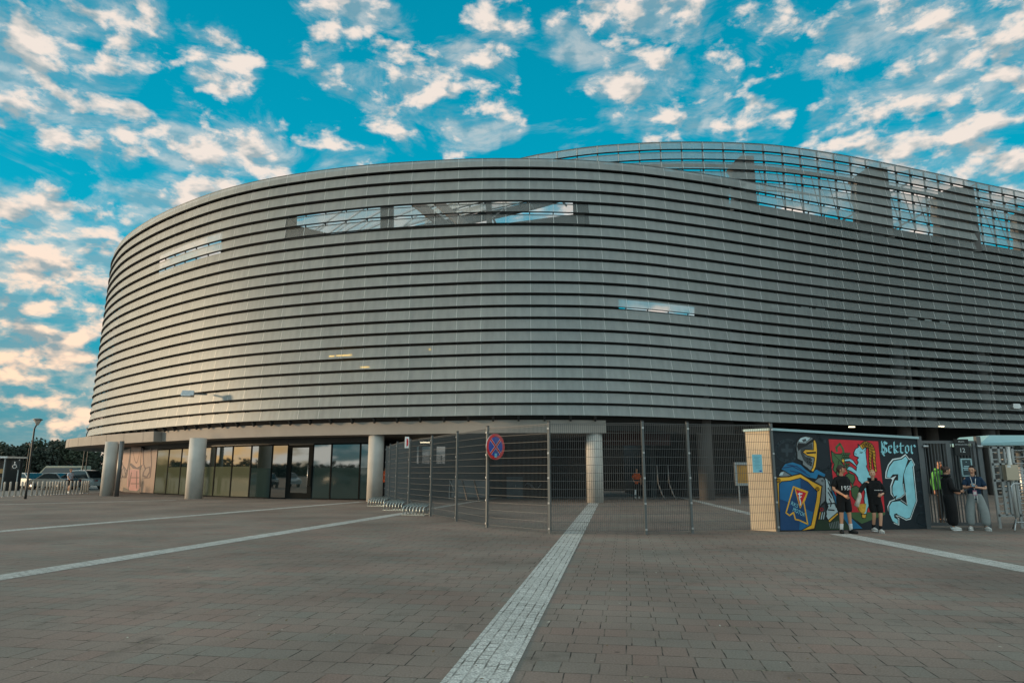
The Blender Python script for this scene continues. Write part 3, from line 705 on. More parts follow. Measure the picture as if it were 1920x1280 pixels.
#PART2
# ================================================================ mesh fence
FP = [(-6.55, 36.2), (-6.15, 33.9), (-5.55, 31.5), (-4.85, 29.2), (-3.95, 26.75), (-2.82, 24.3), (-1.74, 21.95), (-.69, 19.45), (.94, 17.6), (3.29, 17.32), (4.52, 17.72), (6.83, 18.12)]
FH = 2.72
M_fence = mat('fence_post_paint', (.13, .14, .14), .45, .3); M_wire = mat('fence_wire', (.095, .10, .10), .6, 0)
fence = thing('mesh_fence', 'tall grey welded mesh fence on slim posts curving across the plaza before the arcade', 'fence')
for i, (x, y) in enumerate(FP):
    b_ = MB(); d = Vector(FP[min(i+1, len(FP)-1)])-Vector(FP[max(i-1, 0)])
    b_.box((x, y, FH/2+.02), (.06, .06, FH+.04), M_fence, math.atan2(d.y, d.x)); b_.box((x, y, FH+.055), (.07, .07, .03), M_black, math.atan2(d.y, d.x))
    n = Vector((d.y, -d.x)).normalized()
    for k in range(5): b_.box((x+n.x*.035, y+n.y*.035, .12+k*.62), (.05, .03, .045), M_galv, math.atan2(d.y, d.x))
    b_.build('post', fence)
for (x0, y0), (x1, y1) in zip(FP, FP[1:]):
    a = Vector((x0, y0, 0)); b = Vector((x1, y1, 0)); d = (b-a); L_ = d.length; d = d/L_; n = Vector((-d.y, d.x, 0))*.036
    b_ = MB(); nv = int(L_/.05)
    for k in range(1, nv):
        p = a+d*(k*L_/nv)+n; b_.bar(p+Vector((0, 0, .06)), p+Vector((0, 0, FH)), .008, .008, M_wire)
    for k in range(14):
        z = .08+k*.2
        if z > FH: break
        b_.bar(a+n+Vector((0, 0, z)), b+n+Vector((0, 0, z)), .012, .008, M_wire)
    b_.bar(a+n+Vector((0, 0, FH)), b+n+Vector((0, 0, FH)), .012, .012, M_wire)
    b_.build('mesh_panel', fence)
# round no-stopping sign on the post
sg = thing('no_stopping_sign', 'round blue and red no stopping sign with crossed bars on a fence post', 'traffic sign')
c0 = W(929, 837, 19.3); sw = Vector((.9, -.44, 0)).normalized(); sw = Vector((.68, .73, 0)).normalized(); sn = Vector((sw.y, -sw.x, 0))
def disc(r0, r1, off, m, name, a0=0, a1=2*math.pi, n=48, sx=.86):
    b_ = MB(); o = []
    for k in range(n+1):
        a = a0+(a1-a0)*k/n
        for r in (r0, r1): o.append(c0+sw*(r*math.cos(a))+sn*off+Vector((0, 0, r*math.sin(a))))
    b_.add(o, [(2*k, 2*k+1, 2*k+3, 2*k+2) for k in range(n)], m); return b_
M_sred = mat('sign_red', '#d3121c', .4, coat=.3); M_sblue = mat('sign_blue', '#0b3fa8', .4, coat=.3); M_swhite = mat('sign_white', '#e8e8e6', .4)
b_ = MB(); b_.lathe([(.36, -.012), (.36, .012)], M_galv, (0, 0, 0), 40)
b_.v = [tuple(c0+sw*v[0]-sn*(v[2]*.5+.012)+Vector((0, 0, v[1]))) for v in b_.v]; P_ = Vector((-.69, 19.45, 0))
for dz in (.1, -.15): b_.bar(Vector((P_.x, P_.y, c0.z+dz)), c0-sn*.02+Vector((0, 0, dz)), .03, .03, M_galv)
b_.build('backplate', sg)
disc(0, .285, .006, M_sblue, '').build('blue_field', sg)
b_ = disc(.275, .36, .009, M_sred, '')
for s_ in (1, -1):
    for w_, o_, m_ in ((.075, .0075, M_swhite), (.055, .010, M_sred)):
        d = (sw*s_+Vector((0, 0, 1.0))).normalized(); q_ = (sw*-s_+Vector((0, 0, 1.0))).normalized()*w_/2
        of = sn*(o_+(.0012 if s_ > 0 else 0)); a, b = c0-d*.28+of, c0+d*.28+of
        b_.quad(a-q_, a+q_, b+q_, b-q_, m_)
b_.build('red_ring_and_cross', sg)
b_ = MB(); b_.box(c0+sn*.014+Vector((0, 0, -.24)), (.09, .003, .11), mat('sticker_blue', '#7fd2ea', .4), math.atan2(sw.y, sw.x)); b_.build('sticker', sg)
# small red and white sign high on the fence
p = W(763, 829, 26.0); ns = MB(); ns.box(p, (.16, .012, .42), M_swhite, .5)
o_ = []
for k in range(20):
    a = 2*math.pi*k/20; o_.append(p+Vector((.055*math.cos(a), -.014, .15*math.sin(a))))
ns.add(o_, [tuple(range(20))], M_sred)
tag(ns.build('fence_notice'), 'small white notice with red oval hung high on the mesh fence', 'notice')
# pale blue paper notice near the wall corner
p = W(1420, 868.5, 18.0); nb = MB(); nb.box(p, (.27, .008, .46), mat('notice_paper', '#86c6d4', .6), .15)
for k in range(9): nb.box(p+Vector((-.02*(k % 2), -.007, .17-k*.035)), (.17-.03*(k % 3), .002, .006), mat('notice_ink', '#3e7f90', .6), .15)
nb.box(p+Vector((.07, -.007, -.19)), (.06, .002, .03), M_sblue, .15)
tag(nb.build('paper_notice'), 'pale blue printed notice fixed on the mesh beside the painted wall corner', 'notice')

# ================================================================ painted wall
WB, WR = Vector((6.88, 18.22, 0)), Vector((11.20, 19.06, 0)); WA = Vector((6.36, 18.78, 0))
wd_ = (WR-WB).normalized(); wn_ = Vector((wd_.y, -wd_.x, 0)); WL = (WR-WB).length
def wallpx(px, py):
    t, z = at_line(px, py, WB, WR); return (t*WL, z)
H0, H1 = wallpx(1450, 807)[1], wallpx(1726, 823)[1]
wall = thing('painted_wall', 'free-standing wall with a knight, red goat flag and blackletter mural on dark teal', 'wall', (0, 0, 0))
M_mbg = mat('mural_dark_teal', '#16222a', .7, noise=(1.1, .18)); M_beige = mat('beige_render', (.60, .50, .36), .85, noise=(2, .06)); M_cap = mat('pale_blue_coping', '#9fc0c4', .5)
b_ = MB(); off = -wn_*.45
tz = [Vector((0, 0, H0)), Vector((0, 0, H1))]
A2 = WA
b_.quad(WB, WR, WR+tz[1], WB+tz[0], M_mbg); b_.quad(A2, WB, WB+tz[0], A2+tz[0], M_beige)
WRb = WR+off
b_.quad(WR, WRb, WRb+tz[1], WR+tz[1], M_mbg); b_.quad(WRb, A2, A2+tz[0], WRb+tz[1], M_beige)
b_.build('wall_body', wall)
b_ = MB(); e = .05
pts = [WA+Vector((-.06, -.03, 0)), WB+Vector((-.02, -.07, 0)), WR+wn_*.05+wd_*.03, WRb-wn_*.05+wd_*.03]
hs = [H0, H0, H1, H1]
b_.add([p+Vector((0, 0, h+.003)) for p, h in zip(pts, hs)]+[p+Vector((0, 0, h+.065)) for p, h in zip(pts, hs)], [(3,2,1,0),(4,5,6,7),(0,1,5,4),(1,2,6,5),(2,3,7,6),(3,0,4,7)], M_cap)
b_.build('coping', wall)
b_ = MB(); p = WB+wn_*.02-wd_*.03; b_.bar(p, p+Vector((0, 0, H0)), .07, .07, M_steeld); b_.build('corner_post', wall)
def to_wall(layer):
    return lambda x, z, d: WB+wd_*x+Vector((0, 0, z))+wn_*(d*layer*.0016+.0006)
Z4 = lambda lst: [wallpx(1380+x/4.922, 760+y/4.922) for x, y in lst]
Z5 = lambda lst: [wallpx(1640+x/4.922, 760+y/4.922) for x, y in lst]
def pm2(n, h): return mat('mural_'+n, tuple(min(.9, q*1.3) for q in lin(h)), .6, noise=(3.5, .14))
P_blk = pm2('black', '#0b0f12'); P_gold = pm2('gold', '#d9a22c'); P_gr = pm2('grey', '#6f7678'); P_grd = pm2('dark_grey', '#33393c'); P_gl = pm2('pale_grey', '#a9bcc0'); P_bl = pm2('blue', '#0f5d8c'); P_bd = pm2('navy', '#0d3c66')
P_bc = pm2('cape_blue', '#11668f'); P_red = pm2('red', '#c01f2c'); P_sky = pm2('pale_blue', '#86c3cd'); P_grn = pm2('green', '#3f5f37'); P_grnd = pm2('dark_green', '#1f3420'); P_wht = pm2('white', '#cfe0e0'); P_sw = pm2('swirl', '#26333a')
def clipped(poly): return [(max(.0, min(WL-.002, x)), max(.01, min(z, H0+(H1-H0)*x/WL-.02))) for x, z in poly]
def paint(mb, poly, m, layer): mb.prism(clipped(poly), 1, m, to_wall(layer))
def stroke(mb, pts, w, m, layer, closed=False):
    n = len(pts); rng = range(n if closed else n-1)
    for i in rng:
        a = Vector(pts[i]); b = Vector(pts[(i+1) % n]); d = b-a
        if d.length < 1e-6: continue
        d.normalize(); q_ = Vector((-d.y, d.x))*w/2; e_ = d*w*.35
        paint(mb, [tuple(a-q_-e_), tuple(b-q_+e_), tuple(b+q_+e_), tuple(a+q_-e_)], m, layer)
def shape(mb, lst, m, layer, line=.022, conv=Z4):
    p = conv(lst); paint(mb, p, m, layer)
    if line: stroke(mb, p, line, P_blk, layer+.5, True)
def ring_(mb, cx, cy, r, w, m, layer, a0=0, a1=360, conv=Z4):
    pts = conv([(cx+r*math.cos(R(a)), cy+r*math.sin(R(a))) for a in [a0+(a1-a0)*k/18 for k in range(19)]])
    stroke(mb, pts, w, m, layer)
# faint ornaments
b_ = MB()
ring_(b_, 470, 415, 95, .09, P_sw, 1, 20, 330); ring_(b_, 820, 270, 60, .08, P_sw, 1.1, 90, 260); ring_(b_, 900, 255, 70, .06, P_sw, 1, 180, 300); ring_(b_, 420, 640, 70, .07, P_sw, 1, 150, 380); ring_(b_, 800, 520, 80, .08, P_sw, 1, 0, 140)
paint(b_, Z4([(455, 355), (485, 355), (480, 470), (460, 470)]), P_sw, 1.2); paint(b_, Z4([(415, 395), (525, 395), (520, 430), (420, 430)]), P_sw, 1.3)
for cx, cy, r_ in ((410, 640, 45), (420, 860, 60), (440, 1050, 55), (370, 560, 50)): ring_(b_, cx, cy, r_, .08, P_sw, 1, 0, 320, Z5)
b_.build('ornament_painting', wall)
# knight
k_ = MB()
shape(k_, [(850, 1060), (940, 985), (1000, 1020), (1090, 1040), (1175, 1140), (720, 1150), (760, 1040)], P_grnd, 1, 0)
shape(k_, [(845, 690), (880, 760), (960, 900), (1040, 1010), (1175, 1135), (1060, 1140), (960, 1000), (900, 860)], P_bc, 1.6, .02)
shape(k_, [(820, 660), (865, 700), (893, 830), (940, 965), (945, 1000), (860, 1075), (820, 1000), (850, 930), (830, 880)], P_gl, 2)
for pts in ([(850, 760), (890, 830)], [(850, 800), (880, 850)], [(840, 905), (910, 900), (925, 940)], [(850, 960), (905, 965)], [(860, 860), (880, 900), (870, 930)]): stroke(k_, Z4(pts), .03, P_blk, 3)
shape(k_, [(848, 1058), (935, 985), (946, 1002), (862, 1080)], P_gold, 3)
shape(k_, [(720, 700), (760, 665), (800, 660), (825, 690), (828, 790), (822, 880), (790, 910), (760, 1000), (770, 870), (795, 740)], P_gr, 2.2)
shape(k_, [(770, 930), (820, 900), (835, 1000), (820, 1050), (760, 1050)], P_grd, 2.2)
ring_(k_, 790, 957, 13, .02, P_red, 4); ring_(k_, 796, 693, 7, .012, P_blk, 4)
for x in (765, 785, 805): stroke(k_, Z4([(x, 1045), (x+12, 985)]), .022, P_gold if x == 765 else P_gl, 4)
for i in range(6): stroke(k_, Z4([(860+i*16, 1085-i*4), (872+i*15, 1130)]), .018, P_gr, 2.5)
shape(k_, [(393, 648), (410, 610), (470, 592), (560, 615), (540, 650), (430, 664)], P_gr, 2)
shape(k_, [(395, 645), (412, 618), (440, 610), (430, 640)], P_gl, 3, 0)
shape(k_, [(413, 588), (450, 535), (520, 518), (600, 545), (640, 585), (690, 618), (742, 585), (828, 632), (818, 662), (760, 638), (742, 680), (660, 662), (600, 626), (520, 648), (440, 600)], P_bc, 3)
for pts in ([(430, 575), (520, 560), (600, 600), (680, 650)], [(470, 545), (560, 560), (640, 615)], [(500, 600), (580, 620), (650, 655)]): stroke(k_, Z4(pts), .028, P_bd, 4)
shape(k_, [(553, 405), (557, 350), (568, 318), (592, 292), (640, 278), (692, 288), (716, 305), (735, 340), (747, 400), (746, 480), (736, 560), (712, 614), (690, 608), (655, 575), (612, 545), (612, 515), (563, 492), (560, 430)], P_gr, 4.5, .028)
shape(k_, [(575, 420), (562, 375), (572, 345), (640, 352), (722, 296), (716, 330), (650, 372), (596, 395)], P_blk, 5.2, 0)
shape(k_, [(572, 325), (595, 297), (640, 285), (690, 298), (640, 340), (585, 338)], P_gl, 5.2, .01); shape(k_, [(605, 318), (640, 305), (650, 328), (618, 335)], P_grd, 6.2, 0)
shape(k_, [(592, 395), (650, 372), (700, 345), (705, 400), (640, 405), (612, 430), (640, 470), (690, 480), (700, 560), (660, 545), (620, 500), (595, 440)], P_grd, 5.4, 0)
for x, y in ((655, 490), (675, 495), (693, 500), (658, 518), (678, 522), (695, 528), (685, 550)): ring_(k_, x, y, 3, .02, P_blk, 6.4)
shape(k_, [(712, 318), (727, 316), (741, 350), (747, 405), (745, 480), (734, 565), (710, 614), (688, 598), (706, 572), (722, 500), (720, 478), (655, 462), (612, 430), (636, 405), (712, 408)], P_gold, 6.6)
shape(k_, [(640, 430), (735, 424), (736, 440), (655, 446)], P_blk, 7.6, 0)
shape(k_, [(372, 660), (480, 655), (592, 628), (690, 690), (790, 742), (772, 900), (722, 1136), (600, 1157), (405, 1150), (385, 900)], P_gold, 8, .03)
shape(k_, [(395, 720), (420, 700), (500, 692), (592, 668), (660, 705), (745, 795), (738, 860), (690, 1100), (600, 1150), (405, 1150), (398, 900)], P_bl, 9, .022)
shape(k_, [(592, 672), (660, 708), (742, 798), (734, 870), (715, 985), (592, 930)], P_bd, 9.7, 0); shape(k_, [(400, 860), (592, 930), (580, 1148), (410, 1148)], P_bd, 9.7, 0)
for x, y in ((388, 690), (748, 770)): ring_(k_, x, y, 9, .045, P_gold, 10, ); ring_(k_, x, y, 17, .014, P_blk, 10.4)
M_ = [(527, 748), (657, 795), (622, 890), (658, 1092), (578, 1055), (545, 1050), (527, 985), (490, 1013), (458, 988)]
paint(k_, Z4(M_), P_bd, 10.5); stroke(k_, Z4(M_), .034, P_gold, 11.5, True)
T_ = [(541, 765), (650, 802), (588, 945)]
paint(k_, Z4(T_), P_red, 11.8); stroke(k_, Z4(T_), .022, P_gold, 12.4, True)
stroke(k_, Z4([(570, 815), (605, 812)]), .03, P_wht, 12.6); stroke(k_, Z4([(584, 806), (580, 850), (592, 890), (590, 915)]), .034, P_wht, 12.7); stroke(k_, Z4([(580, 850), (598, 838)]), .025, P_wht, 12.8)
def wtext(mb, txt, px0, py0, px1, py1, size, m, layer, conv=Z4):
    a = Vector(conv([(px0, py0)])[0]); b = Vector(conv([(px1, py1)])[0]); d = (b-a); L_ = d.length; d.normalize(); n = Vector((-d.y, d.x)); c_ = (a+b)/2
    vs, fs = text_mesh(txt, size); w_ = max(v.x for v in vs)-min(v.x for v in vs); sx = L_/w_
    tw = to_wall(layer)
    mb.add([tw(*(c_+d*v.x*sx+n*v.y), 1) for v in vs], fs, m)
wtext(k_, 'RKS', 505, 898, 566, 930, .14, P_sky, 13); wtext(k_, 'MOTOR', 522, 955, 630, 1012, .15, P_sky, 13)
k_.build('knight_painting', wall)
# red flag with goat and vine
f_ = MB()
shape(f_, [(852, 307), (1312, 327), (1352, 700), (1376, 985), (1076, 985), (930, 985), (893, 690)], P_red, 1, .015)
shape(f_, [(1000, 985), (1376, 982), (1374, 1005), (1260, 1050), (1160, 1088), (1100, 1050)], P_grn, 1.8, 0)
stroke(f_, Z4([(930, 420), (925, 385), (958, 352), (985, 400), (1000, 470), (1010, 560), (1050, 640), (1070, 720), (1100, 800)]), .06, P_grn, 2)
for lf in ([(878, 418), (915, 445), (950, 448), (1000, 440), (985, 490), (975, 520), (1000, 560), (945, 565), (920, 622), (893, 590), (905, 540), (885, 500)],
           [(1008, 642), (1040, 620), (1090, 640), (1098, 680), (1078, 726), (1050, 700), (1030, 690)], [(1058, 760), (1108, 738), (1150, 770), (1135, 800), (1130, 860), (1098, 872), (1068, 830)], [(930, 590), (985, 570), (1000, 610), (960, 650), (925, 640)]):
    shape(f_, lf, P_grn, 2.8)
stroke(f_, Z4([(900, 450), (950, 500), (930, 590)]), .015, P_blk, 3.8); stroke(f_, Z4([(950, 500), (985, 540)]), .015, P_blk, 3.8)
for i in range(4):
    for j in range(4-(i % 2)):
        x, y = 982+j*20+(i % 2)*10, 445+i*22
        pts = Z4([(x+11*math.cos(a*.7), y+11*math.sin(a*.7)) for a in range(9)]); paint(f_, pts, P_grn, 3.6); stroke(f_, pts, .010, P_blk, 4.2, True)
for i in range(5):
    x, y = 1010+(i % 3)*16, 540+(i//3)*22
    pts = Z4([(x+10*math.cos(a*.7), y+10*math.sin(a*.7)) for a in range(9)]); paint(f_, pts, P_grn, 3.6); stroke(f_, pts, .010, P_blk, 4.2, True)
f_.build('flag_painting', wall)
t_ = MB()
shape(t_, [(1085, 435), (1100, 400), (1130, 382), (1124, 355), (1145, 380), (1168, 383), (1205, 392), (1195, 425), (1200, 480), (1208, 545), (1200, 560), (1218, 605), (1245, 650), (1252, 720), (1246, 800), (1228, 860), (1238, 895), (1212, 950), (1202, 1000), (1158, 1002), (1153, 958), (1190, 930), (1180, 860), (1188, 800), (1172, 742), (1150, 712), (1128, 690), (1120, 660), (1100, 630), (1060, 605), (1018, 588), (1040, 560), (1065, 565), (1108, 600), (1112, 565), (1075, 535), (1045, 512), (1000, 515), (998, 495), (1052, 488), (1078, 505), (1112, 552), (1128, 525), (1115, 500), (1130, 480), (1110, 470), (1090, 462)], P_sky, 5, .02)
shape(t_, [(1155, 1000), (1203, 998), (1192, 1040), (1178, 1035), (1165, 1040)], P_gold, 5.2, .015); shape(t_, [(972, 495), (998, 492), (998, 525), (978, 522)], P_gold, 5.2, .012)
for pts in ([(1140, 425), (1165, 430), (1158, 440), (1140, 436)], [(1092, 440), (1110, 448)], [(1200, 395), (1180, 420)], [(1115, 470), (1130, 478)]): stroke(t_, Z4(pts), .012, P_blk, 6.2)
for hp in ([(1162, 378), (1195, 352), (1228, 372), (1238, 430), (1236, 500), (1240, 575)], [(1195, 362), (1240, 372), (1268, 430), (1274, 510), (1288, 604)]):
    pts = [Vector(q_) for q_ in Z4(hp)]; pts = spline([(q_.x, q_.y, 0) for q_ in pts], 5)
    for i, (a, b) in enumerate(zip(pts, pts[1:])):
        w_ = .115*(1-i/len(pts)*.75); stroke(t_, [a.xy, b.xy], w_+.035, P_blk, 6.6); stroke(t_, [a.xy, b.xy], w_, P_gold, 7.2)
        if i % 2 == 0:
            d = (b-a).normalized(); q_ = Vector((-d.y, d.x, 0))*w_*.5; stroke(t_, [(a-q_).xy, (b+q_).xy], .014, P_blk, 8)
t_.build('goat_painting', wall)
# blackletter lettering
l_ = MB()
OUT = [(98, 672), (100, 612), (123, 545), (163, 492), (240, 478), (283, 446), (318, 490), (340, 486), (371, 545), (360, 562), (391, 880), (332, 1048), (290, 1058), (222, 1022), (197, 1020), (226, 1040), (226, 1105), (180, 1088), (132, 1012), (117, 930), (138, 880), (186, 860), (148, 815), (143, 742), (163, 684), (150, 672)]
paint(l_, Z5(OUT), P_wht, 1.2)
P1 = [(112, 660), (118, 612), (138, 560), (175, 512), (250, 496), (284, 468), (305, 498), (285, 560), (262, 640), (255, 720), (272, 812), (240, 842), (192, 858), (207, 825), (180, 838), (163, 800), (165, 745), (188, 688), (216, 690), (216, 632), (166, 634), (142, 664)]
P2 = [(336, 500), (360, 546), (346, 565), (379, 880), (324, 1032), (290, 1042), (216, 1006), (200, 992), (178, 1002), (180, 1032), (212, 1050), (212, 1092), (166, 1064), (137, 1000), (133, 930), (160, 888), (232, 880), (302, 927), (268, 640), (290, 570)]
inner = [(106, 666), (110, 612), (130, 550), (170, 502), (246, 487), (284, 458), (316, 500), (338, 494), (365, 546), (353, 563), (385, 880), (328, 1040), (290, 1050), (219, 1014), (190, 1012), (219, 1044), (219, 1098), (172, 1076), (127, 1006), (125, 930), (148, 884), (190, 868), (155, 808), (154, 744), (176, 680), (200, 645), (150, 668)]
paint(l_, Z5(inner), P_blk, 2.0); paint(l_, Z5(P1), P_sky, 2.8); paint(l_, Z5(P2), P_sky, 2.8)
stroke(l_, Z5([(195, 862), (240, 850), (278, 818), (262, 720)]), .012, P_wht, 3.4); stroke(l_, Z5([(240, 868), (300, 910), (285, 800)]), .012, P_wht, 3.4)
l_.build('large_letter_painting', wall)
s_ = MB()
def nib(pts, m=P_sky, w_=.052, ang=40, layer=1.2):
    q_ = Vector((math.cos(R(ang)), math.sin(R(ang))))*w_/2; pp = [Vector(p) for p in Z5(pts)]
    for a, b in zip(pp, pp[1:]):
        d = (b-a).normalized()*.006
        poly = [a-q_-d, a+q_-d, b+q_+d, b-q_+d]
        ar = abs((poly[1]-poly[0]).cross(poly[3]-poly[0])) if hasattr(poly[0], 'cross') else 1
        if ar > 1e-5: s_.prism(clipped([tuple(p) for p in poly]), 1, m, to_wall(layer))
nib([(112, 352), (85, 335), (66, 352), (74, 380), (104, 398), (112, 425), (88, 440), (64, 420)], w_=.07); nib([(62, 330), (70, 440), (90, 462)], w_=.04); nib([(88, 340), (90, 440)], w_=.03)
nib([(128, 375), (130, 425), (150, 435), (164, 420)], w_=.05); nib([(128, 375), (150, 368), (158, 385), (132, 405)], w_=.045)
nib([(178, 335), (180, 428), (190, 438)], w_=.055); nib([(182, 385), (206, 368), (212, 385), (186, 402), (208, 432), (222, 425)], w_=.045)
nib([(238, 345), (240, 428), (258, 438), (270, 424)], w_=.055); nib([(224, 372), (268, 370)], w_=.035)
nib([(285, 378), (284, 425), (300, 438), (314, 420), (312, 378), (296, 368), (282, 380)], w_=.05)
nib([(336, 368), (340, 430), (350, 440)], w_=.055); nib([(340, 385), (362, 365), (374, 380)], w_=.05)
s_.build('word_painting', wall)

# ================================================================ gate and turnstile
gate = thing('steel_gate', 'double leaf dark grey barred steel gate with a plate numbered 12', 'gate')
GA, GM, GB = Vector((11.30, 19.10, 0)), Vector((12.07, 19.14, 0)), Vector((12.84, 19.17, 0)); GH = 2.36
M_gate = mat('gate_paint', (.12, .13, .135), .5, .3)
def leaf(a, b, nm):
    d = (b-a).normalized(); b_ = MB(); a = a+d*.03; b = b-d*.03; L_ = (b-a).length
    for s0 in (a, b): b_.bar(s0+Vector((0, 0, .08)), s0+Vector((0, 0, GH)), .07, .07, M_gate)
    for z in (.12, GH-.04): b_.bar(a+Vector((0, 0, z)), b+Vector((0, 0, z)), .06, .08, M_gate)
    n = 8
    for k in range(1, n):
        p = a+d*(L_*k/n); q_ = Vector((d.y, -d.x, 0)); b_.bar(p+Vector((0, 0, .14)), p+Vector((0, 0, GH-.06)), .014, .035, M_gate, up=tuple(q_))
    b_.build(nm, gate)
leaf(GA, GM, 'gate_leaf'); leaf(GM, GB, 'gate_leaf')
for p in (GA-Vector((.04, 0, 0)), GB+Vector((.10, 0, 0))):
    b_ = MB(); b_.box((p.x, p.y, 1.24), (.12, .12, 2.48), M_gate); b_.build('gate_post', gate)
b_ = MB(); b_.box((GM.x-.05, GM.y-.1, 1.05), (.03, .06, .16), M_galv); b_.tube([(GM.x-.1, GM.y-.12, 1.05), (GM.x-.22, GM.y-.12, 1.05)], .012, M_galv, 6); b_.build('handle', gate)
for z in (2.2,):
    for p in (GA, GB):
        b_ = MB(); b_.tube([(p.x+.02, p.y-.09, z), (p.x+.16, p.y-.09, z)], .035, M_galv, 8); b_.build('hinge', gate)
pl = W(1803, 838, 19.05); b_ = MB(); b_.box(pl, (.40, .02, .44), mat('gate_plate', '#101415', .5))
o_ = b_.build('number_plate', gate)
def ftext(txt, size, c_, m, parent, width=None, name='lettering', rz=0):
    vs, fs = text_mesh(txt, size); w_ = max(v.x for v in vs)-min(v.x for v in vs); sx = (width/w_) if width else 1
    b_ = MB(); ca, sa = math.cos(rz), math.sin(rz)
    b_.add([(c_.x+v.x*sx*ca, c_.y+v.x*sx*sa, c_.z+v.y) for v in vs], fs, m); return b_.build(name, parent)
M_ltr = mat('plate_lettering', '#c8d0d0', .5)
ftext('12', .17, pl+Vector((0, -.013, -.09)), M_ltr, o_); ftext('BRAMA', .05, pl+Vector((0, -.013, .15)), M_ltr, o_); ftext('EWAKUACYJNA', .045, pl+Vector((0, -.013, .07)), M_ltr, o_, .34)
pn = W(1812, 876, 18.98); fb = thing('framed_notice_board', 'upright notice board in a pale frame hung on the barred gate', 'notice board')
b_ = MB(); b_.box(pn, (.30, .03, .46), mat('notice_board_dark', '#2c4248', .4)); b_.build('board', fb)
b_ = MB()
for dx, dz, w_, h_ in ((0, .225, .30, .035), (0, -.225, .30, .035), (-.135, 0, .03, .415), (.135, 0, .03, .415)): b_.box(pn+Vector((dx, -.012, dz)), (w_, .032, h_), M_cap)
b_.build('frame', fb)
b_ = MB()
for k, w_ in enumerate((.15, .2, .17)): b_.box(pn+Vector((0, -.017, .03-k*.045)), (w_, .002, .025), mat('notice_print', '#a8ccd2', .5))
b_.box(pn+Vector((0, -.017, .15)), (.02, .002, .03), mat('notice_print', '#a8ccd2', .5)); b_.build('print', fb)

ts = thing('turnstile', 'full height metal bar turnstile under a pale blue canopy at the right edge', 'turnstile')
T0 = W(1874, 989, 19.3); T0.z = 0; tx = lambda x, y, z: Vector((T0.x+x, T0.y+y, z))
M_can = mat('canopy_blue', '#8fb7bd', .45); M_gf = mat('turnstile_frame', (.34, .36, .36), .4, .6)
b_ = MB()
b_.add([tx(*p) for p in ((-.28, -.1, 2.24), (2.6, -.1, 2.24), (2.6, 1.4, 2.24), (-.28, 1.4, 2.24), (-.28, -.1, 2.30), (2.6, -.1, 2.40), (2.6, 1.4, 2.40), (-.28, 1.4, 2.30), (.05, 0, 2.52), (2.6, 0, 2.52), (2.6, 1.3, 2.52), (.05, 1.3, 2.52))],
       [(3, 2, 1, 0), (0, 1, 5, 4), (1, 2, 6, 5), (2, 3, 7, 6), (3, 0, 4, 7), (4, 5, 9, 8), (5, 6, 10, 9), (6, 7, 11, 10), (7, 4, 8, 11), (8, 9, 10, 11)], M_can)
b_.build('canopy', ts)
b_ = MB()
for x, w_ in ((.02, .07), (.24, .06), (.40, .06), (.62, .07)): b_.bar(tx(x, 0, .34 if x not in (.02, .62) else 0), tx(x, 0, 2.24), w_, .05, M_gf)
for z in (.34, 1.28, 1.72, 2.18): b_.bar(tx(.0, 0, z), tx(.64, 0, z), .05, .06, M_gf)
for k in range(9): b_.bar(tx(.03, .01, .45+k*.2), tx(.24, .01, .45+k*.2), .03, .03, M_gf)
for k in range(6): b_.box(tx(.32, .02, .45+k*.15), (.12, .02, .1), M_gf)
b_.build('side_frame', ts)
b_ = MB(); b_.tube([tx(.50, -.03, .3), tx(.50, -.03, 2.2)], .05, mat('white_tube', (.66, .66, .63), .4), 10); b_.build('post', ts)
b_ = MB(); b_.tube([tx(1.2, .55, 0), tx(1.2, .55, 2.24)], .07, M_galv, 10)
for k in range(10):
    for a in (0, 90, 180, 270):
        b_.tube([tx(1.2, .55, .35+k*.19), tx(1.2+.6*math.cos(R(a+35)), .55+.6*math.sin(R(a+35)), .35+k*.19)], .019, M_galv, 6)
b_.build('rotor', ts)
b_ = MB()
for k in range(11):
    z = .3+k*.18; b_.tube([tx(.62, 0, z), tx(1.0, .02, z), tx(1.9, .02, z), tx(2.3, 0, z)], .017, M_galv, 6)
for x in (.98, 1.5, 2.0): b_.tube([tx(x, .05, .0), tx(x, .05, 2.2)], .022, M_galv, 6)
b_.build('bar_cage', ts)
cr = tx(.42, -.12, 1.5); b_ = MB(); b_.box(cr, (.34, .16, .42), mat('reader_steel', (.50, .44, .34), .3, .8)); b_.box(cr+Vector((-.08, -.084, .16)), (.1, .006, .06), M_white); b_.build('card_reader', ts)
br_ = thing('crowd_barrier', 'grey tubular crowd barrier standing before the turnstile at the right edge', 'barrier')
b_ = MB(); p0 = W(1903, 960, 18.6); p0.z = 0
b_.tube([p0+Vector((0, 0, .3)), p0+Vector((0, 0, 1.15)), p0+Vector((.06, .0, 1.2)), p0+Vector((1.6, .1, 1.2)), p0+Vector((1.6, .1, .2)), p0+Vector((0, 0, .2))], .02, M_galv, 8)
for k in range(1, 8): b_.tube([p0+Vector((k*.2, .012*k, .2)), p0+Vector((k*.2, .012*k, 1.2))], .008, M_galv, 5)
b_.build('frame', br_); b_ = MB(); b_.tube([p0+Vector((-.28, -.3, .02)), p0+Vector((0, 0, .28)), p0+Vector((.1, .3, .02))], .018, M_galv, 8); b_.build('foot', br_)

